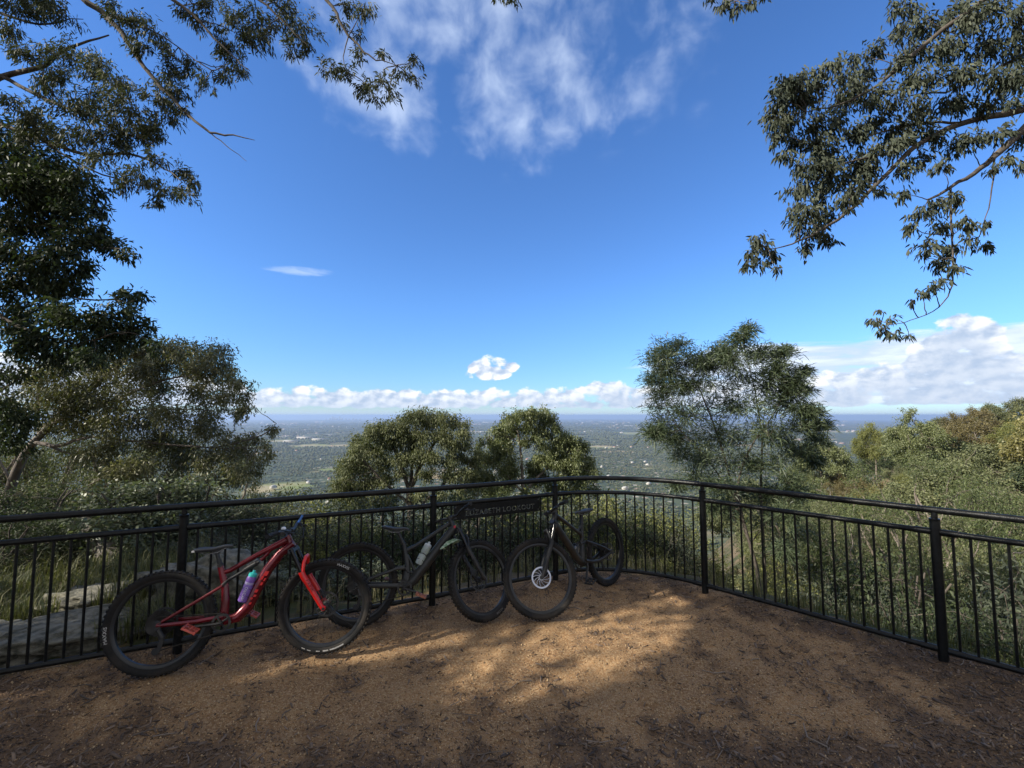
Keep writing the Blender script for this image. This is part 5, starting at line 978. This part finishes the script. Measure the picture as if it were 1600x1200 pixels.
def wood(name, P, sc):
    me = bpy.data.meshes.new(name); me.vertices.add(len(P)); me.vertices.foreach_set('co', P.astype(np.float32).ravel())
    a = me.attributes.new('size', 'FLOAT', 'POINT'); a.data.foreach_set('value', sc.astype(np.float32)); a = me.attributes.new('turn', 'FLOAT', 'POINT'); a.data.foreach_set('value', rng.uniform(0, 6.28, len(P)).astype(np.float32))
    o = bpy.data.objects.new(name, me); COL.objects.link(o); o['kind'] = 'stuff'
    ng = bpy.data.node_groups.new(name, 'GeometryNodeTree'); ng.interface.new_socket('Geometry', in_out='INPUT', socket_type='NodeSocketGeometry'); ng.interface.new_socket('Geometry', in_out='OUTPUT', socket_type='NodeSocketGeometry')
    N = ng.nodes; gi, go_ = N.new('NodeGroupInput'), N.new('NodeGroupOutput'); ip_ = N.new('GeometryNodeInstanceOnPoints'); ci = N.new('GeometryNodeCollectionInfo'); ci.inputs[0].default_value = pc_; ci.inputs[1].default_value = True; ci.inputs[2].default_value = True
    at_ = N.new('GeometryNodeInputNamedAttribute'); at_.data_type = 'FLOAT'; at_.inputs[0].default_value = 'size'; tu = N.new('GeometryNodeInputNamedAttribute'); tu.data_type = 'FLOAT'; tu.inputs[0].default_value = 'turn'; cx = N.new('ShaderNodeCombineXYZ')
    l = ng.links.new; l(gi.outputs[0], ip_.inputs['Points']); l(ci.outputs[0], ip_.inputs['Instance']); ip_.inputs['Pick Instance'].default_value = True; l(at_.outputs[0], ip_.inputs['Scale']); l(tu.outputs[0], cx.inputs[2]); l(cx.outputs[0], ip_.inputs['Rotation']); l(ip_.outputs[0], go_.inputs[0])
    mo_ = o.modifiers.new('scatter', 'NODES'); mo_.node_group = ng; return o
def wpoints(n, r0, r1, a0, a1, thr, sc0, sc1, nsc, seed):
    a = np.radians(rng.uniform(a0, a1, n)); r = r0 * (r1 / r0) ** rng.random(n) ** .8; x, y = r * np.sin(a), r * np.cos(a); ok = nz(x, y, nsc, seed) + .5 * nz(x, y, nsc * .3, seed + 1) > thr
    x, y = x[ok], y[ok]; z = terrain(x, y); return np.stack([x, y, z], 1), rng.uniform(sc0, sc1, len(x)) * np.clip(np.hypot(x, y) / 2500, .75, 2.2)
P1, s1_ = wpoints(64000, 330, 3600, -72, 50, -.75, 4.2, 7.5, 420, 61)
ok = P1[:, 2] < -70; ok = ok & (paddock(P1[:, 0], P1[:, 1]) < .3); P1, s1_ = P1[ok], s1_[ok]; wood('foothill_woods', P1, s1_)
P2, s2_ = wpoints(46000, 2600, 15000, -42, 36, -.1, 5.5, 9., 1300, 63); ok = paddock(P2[:, 0], P2[:, 1]) < .3; P2, s2_ = P2[ok], s2_[ok]; wood('plain_woods', P2, s2_)

# ---------------------------------------------------------------- buildings on the plain
M_ROOF = [mat('pale_roof', (.46, .45, .43), .6, c2=(.36, .35, .33)), mat('terracotta_roof', (.36, .15, .09), .7, c2=(.28, .11, .07)), mat('grey_roof', (.30, .30, .31), .6, c2=(.22, .22, .23))]
M_WALL = mat('rendered_wall', (.58, .54, .47), .8, c2=(.48, .44, .38)); M_TOWER = mat('tower_cladding', (.16, .18, .22), .5, c2=(.26, .28, .31), sc=.05)
def house(rm):
    o = empty('house', (0, 0, 0), cat='house'); MB().box((0, 0, 1.4), (16, 10, 3.4)).build('wall', M_WALL, o, smooth=False)
    V = np.array([[-8.6, -5.6, 3.1], [8.6, -5.6, 3.1], [8.6, 5.6, 3.1], [-8.6, 5.6, 3.1], [-4, 0, 5.6], [4, 0, 5.6]]); b = MB(); b.add(V, [np.array([[0, 1, 5, 4], [2, 3, 4, 5], [3, 2, 1, 0]]), np.array([[1, 2, 5], [3, 0, 4]])]); b.build('roof', rm, o, smooth=False); return o
HS = [house(M_ROOF[0]), house(M_ROOF[1]), house(M_ROOF[2])]; HL = ['white roofed house among the trees on the plain below', 'terracotta roofed house among the trees on the plain below', 'grey roofed house among the trees on the plain below']
for q in range(90):
    a = R(rng.choice([rng.uniform(-30, -21), rng.uniform(-6, 2), rng.uniform(7, 18), rng.uniform(33, 37)])); r = 1250 * (4200 / 1250) ** rng.random(); x, y = r * math.sin(a), r * math.cos(a); k = int(rng.choice([0, 0, 1, 2])); s_ = rng.uniform(.8, 1.25)
    put(HS, k, (x, y, float(terrain(x, y)) + 5.5), rng.uniform(0, 3.14), (s_, s_, s_ * 1.5), HL[k], 'houses scattered over the plain')
def shed():
    o = empty('warehouse', (0, 0, 0), cat='warehouse'); MB().box((0, 0, 5), (120, 50, 10)).build('wall', M_WALL, o, smooth=False); V = np.array([[-61, -26, 10.1], [61, -26, 10.1], [61, 26, 10.1], [-61, 26, 10.1], [-61, 0, 14], [61, 0, 14]]); MB().add(V, [np.array([[0, 1, 5, 4], [2, 3, 4, 5], [3, 2, 1, 0]]), np.array([[1, 2, 5], [3, 0, 4]])]).build('roof', M_ROOF[0], o, smooth=False); return o
WS = [shed()]
for px, py, s_ in [(478, 688, 1.2), (500, 690, .9), (455, 693, .8), (412, 683, .7), (440, 686, .6), (515, 683, .8), (395, 690, .6), (1285, 668, 1.2), (985, 668, 1.1), (1000, 672, .9), (955, 670, .8), (765, 662, 1.2), (742, 665, .9), (920, 676, .6)]:
    dep_ = 238 / ((py - 651) / FPX); p = at(px, py, min(dep_, 16000)); put(WS, 0, (p[0], p[1], float(terrain(p[0], p[1]))), rng.uniform(-.3, .3), (s_ * dep_ / 6000 + .5,) * 2 + (s_ + .4,), 'long white roofed warehouse far out on the plain', 'warehouses far out on the plain')
def suburb():
    b = MB(); n = 4200; a = np.radians(rng.uniform(-42, 38, n)); r = 4200 * (26000 / 4200) ** rng.random(n); x, y = r * np.sin(a), r * np.cos(a); ok = nz(x, y, 2600, 71) + .4 * nz(x, y, 700, 72) > .85; x, y, r = x[ok], y[ok], r[ok]; z = terrain(x, y); m = len(x)
    w_ = rng.uniform(8, 20, m) * np.clip(r / 7000, .8, 2.2); dpt = w_ * rng.uniform(.5, 1, m); hh = rng.uniform(6, 12, m) * np.clip(r / 9000, .9, 1.5)
    q = np.array([(-1, -1, 0), (1, -1, 0), (1, 1, 0), (-1, 1, 0), (-1, -1, 1), (1, -1, 1), (1, 1, 1), (-1, 1, 1), (-.6, 0, 1.5), (.6, 0, 1.5)], float)
    V = np.stack([x, y, z], 1)[:, None] + q[None] * np.stack([w_, dpt, hh], 1)[:, None]; k = np.arange(m)[:, None] * 10
    b.add(V, [k + np.array([[0, 1, 5, 4]]), k + np.array([[1, 2, 6, 5]]), k + np.array([[3, 0, 4, 7]]), k + np.array([[4, 5, 9, 8]]), k + np.array([[6, 7, 8, 9]]), k + np.array([[5, 6, 9]]), k + np.array([[7, 4, 8]])], np.repeat(rng.random(m), 10))
    o = b.build('distant_suburbs', mat('suburb_roofs', (.22, .14, .11), .7, c2=(.50, .48, .45), attr='shade'), smooth=False); o['kind'] = 'stuff'
suburb()
def tower_proto(v):
    b = MB(); b.box((0, 0, .5), (.26, .22, 1.)); 
    if v: b.box((.03, 0, 1.04), (.14, .12, .1)).box((.03, 0, 1.12), (.02, .02, .14))
    else: b.box((-.20, 0, .31), (.15, .2, .62))
    o = b.build('tower', M_TOWER, smooth=False); return tag(o, cat='tower')
TW_ = [tower_proto(0), tower_proto(1)]
for px, top, w_, k in [(516, 653.4, 60, 0), (520, 651.2, 60, 1), (523.5, 652.2, 55, 0), (527, 652.8, 60, 0), (531, 650.8, 55, 1), (534.5, 653.2, 70, 0), (541, 653.8, 60, 0), (546, 654, 55, 0), (552, 653.6, 60, 1), (557, 654.1, 60, 0), (563, 654.2, 60, 0), (510, 654.2, 50, 0)]:
    p = at(px, top, 24000); z = float(terrain(p[0], p[1])); put(TW_, k, (p[0], p[1], z), 0., (w_ * 5,) * 2 + (max(40, p[2] - z),), 'spired city tower on the far horizon' if k else 'flat topped city tower on the far horizon', 'city towers on the horizon')

# ---------------------------------------------------------------- rocks, dead log and grass left of the fence
ROCKS = []
def rock(px, py, dep, size, seed, label, flat=1., rz=0.):
    import bmesh
    bm = bmesh.new(); bmesh.ops.create_icosphere(bm, subdivisions=5, radius=1); V = np.array([v.co[:] for v in bm.verts]); F = np.array([[v.index for v in f.verts] for f in bm.faces]); bm.free()
    s_ = seed * 3.1; d_ = .16 * (nz(V[:, 0] + s_, V[:, 1] + V[:, 2] * .8, 1.1, seed) ) + .07 * nz(V[:, 0] + V[:, 2], V[:, 1] - V[:, 2] * .7, .4, seed + 1) + .025 * nz(V[:, 0] * 1.3 + V[:, 2], V[:, 1] + V[:, 2], .13, seed + 2)
    V = V * (1 + d_[:, None]); V[:, 2] = np.where(V[:, 2] > .6, .6 + (V[:, 2] - .6) * .5, V[:, 2]); V = V * np.array(size) / 2; c_, q_ = math.cos(rz), math.sin(rz); V = V @ np.array([[c_, q_, 0], [-q_, c_, 0], [0, 0, 1]])
    p = at(px, py, dep); ROCKS.append((p[0], p[1], max(size[:2]) * .34)); z = float(terrain(p[0], p[1])); o = MB().add(V, F).build('rock', M_ROCK, smooth='all'); o.location = (p[0], p[1], z + size[2] * .12); return tag(o, label, 'rock', None)
M_ROCK = mat('lichen_rock', (.21, .195, .15), .9, c2=(.062, .06, .042), sc=10, det=10, bump=1., bsc=34)
rock(75, 1000, 3.92, (1.5, .85, .32), 5, 'long grey lichen covered rock slab behind the left fence', rz=.5)
rock(-40, 985, 3.75, (1.2, .8, .34), 6, 'grey rock at the left edge behind the fence')
rock(150, 955, 4.75, (.9, .6, .30), 9, 'small flat grey rock behind the long slab')
rock(330, 930, 4.8, (1.15, .8, .84), 7, 'pale rounded boulder behind the rear wheel of the red bike', rz=.3)
rock(420, 925, 5.0, (.6, .5, .42), 8, 'small pale rock beside the rounded boulder')
for q in range(26):
    a = R(rng.uniform(24, 31)); r = rng.uniform(8.5, 22); p = (r * math.sin(a), r * math.cos(a)); d_ = rng.uniform(.3, .9)
    pxx, pyy = project(np.array([p[0], p[1], float(terrain(*p))])); o = rock(float(pxx), float(pyy), p[1], (d_, d_ * .8, d_ * .6), 80 + q, 'pale rock in the rubble slope seen between the wattle stems', rz=rng.uniform(0, 3)); o['group'] = 'pale rocks on the rubble slope'; o.data.materials[0] = bpy.data.materials.get('pale_rubble') or mat('pale_rubble', (.46, .38, .31), .9, c2=(.30, .23, .18), sc=5, bump=.6, bsc=20)
lg = MB(); p0, p1 = at(185, 890, 6.2), at(128, 842, 6.6); p0[2] = float(terrain(p0[0], p0[1])) + .05; p1[2] = p0[2] + .52
lg.tube([p0 + (p0 - p1) * .1, p0, (p0 + p1) / 2 + [0, .02, .03], p1], np.array([.15, .17, .15, .10]), 14); lg.tube([(p0 + p1) / 2, (p0 + p1) / 2 + [-.25, .1, .05]], np.array([.05, .02]), 8)
tag(lg.build('dead_log', mat('weathered_wood', (.20, .18, .16), .9, c2=(.05, .042, .036), sc=9, bump=.8, bsc=40)), 'weathered dead log leaning in the grass behind the left fence', 'log')
def grass(name, n, az0, az1, s0, s1, L0, L1, m, thr=-.2):
    a = np.radians(rng.uniform(az0, az1, n)); s_ = s0 + (s1 - s0) * rng.random(n) ** 1.2; r = edge(a) + s_; x, y = r * np.sin(a), r * np.cos(a); x += rng.normal(0, .04, n); tuft = nz(x, y, .55, 91); ok = tuft > thr
    for q0, q1, q2 in ROCKS: ok = ok & (np.hypot(x - q0, y - q1) > q2)
    x, y, tuft = x[ok], y[ok], tuft[ok]; m_ = len(x); z = terrain(x, y)
    L = rng.uniform(L0, L1, m_) * np.clip(.7 + .3 * tuft, .4, 1.5); an = rng.uniform(0, 6.28, m_); ln = rng.uniform(.15, .75, m_); h = np.stack([np.cos(an), np.sin(an), 0 * an], 1); sd = np.stack([-np.sin(an), np.cos(an), 0 * an], 1); w_ = .0035
    up = np.array([0, 0, 1.]); p0 = np.stack([x, y, z], 1); p1 = p0 + up * L[:, None] * .55 + h * (L * ln * .25)[:, None]; p2 = p0 + up * (L * (1 - .55 * ln))[:, None] + h * (L * ln)[:, None]
    V = np.stack([p0 - sd * w_, p0 + sd * w_, p1 + sd * w_ * .8, p1 - sd * w_ * .8, p2], 1); k = np.arange(m_)[:, None] * 5; b = MB().add(V, [k + np.array([[0, 1, 2, 3]]), k + np.array([[3, 2, 4]])], np.repeat(np.clip(rng.normal(.5, .25, m_), 0, 1), 5))
    o = b.build(name, m, smooth=False); o['kind'] = 'stuff'; return o
M_GR = leafm('grass_blade', (.055, .072, .02), (.18, .17, .075), .25, .6)
grass('grass', 26000, -66, -33, .35, 3.6, .18, .52, M_GR)
grass('dry_grass', 9000, -33, 34, .3, 3.0, .12, .4, leafm('dry_grass_blade', (.10, .10, .035), (.30, .26, .14), .2, .6), .1)
grass('slope_grass', 9000, 28, 62, .3, 6.0, .15, .45, M_GR, 0)
# ---------------------------------------------------------------- air
hz = MB().box((0, 0, 0), (2, 2, 2)).build('haze', None, smooth=False); hz['kind'] = 'stuff'; hz.scale = (64000, 64000, 300); hz.location = (0, 0, -570 + 300 + 22 - 8)
hm = bpy.data.materials.new('haze_air'); hm.use_nodes = True; t = NT(hm.node_tree); o_ = t.n('ShaderNodeOutputMaterial'); pv = t.n('ShaderNodeVolumePrincipled'); t.link(pv.outputs[0], o_.inputs['Volume'])
pv.inputs['Color'].default_value = (.50, .68, 1., 1); pv.inputs['Density'].default_value = 6.5e-5; pv.inputs['Anisotropy'].default_value = .2
hz.data.materials.append(hm)
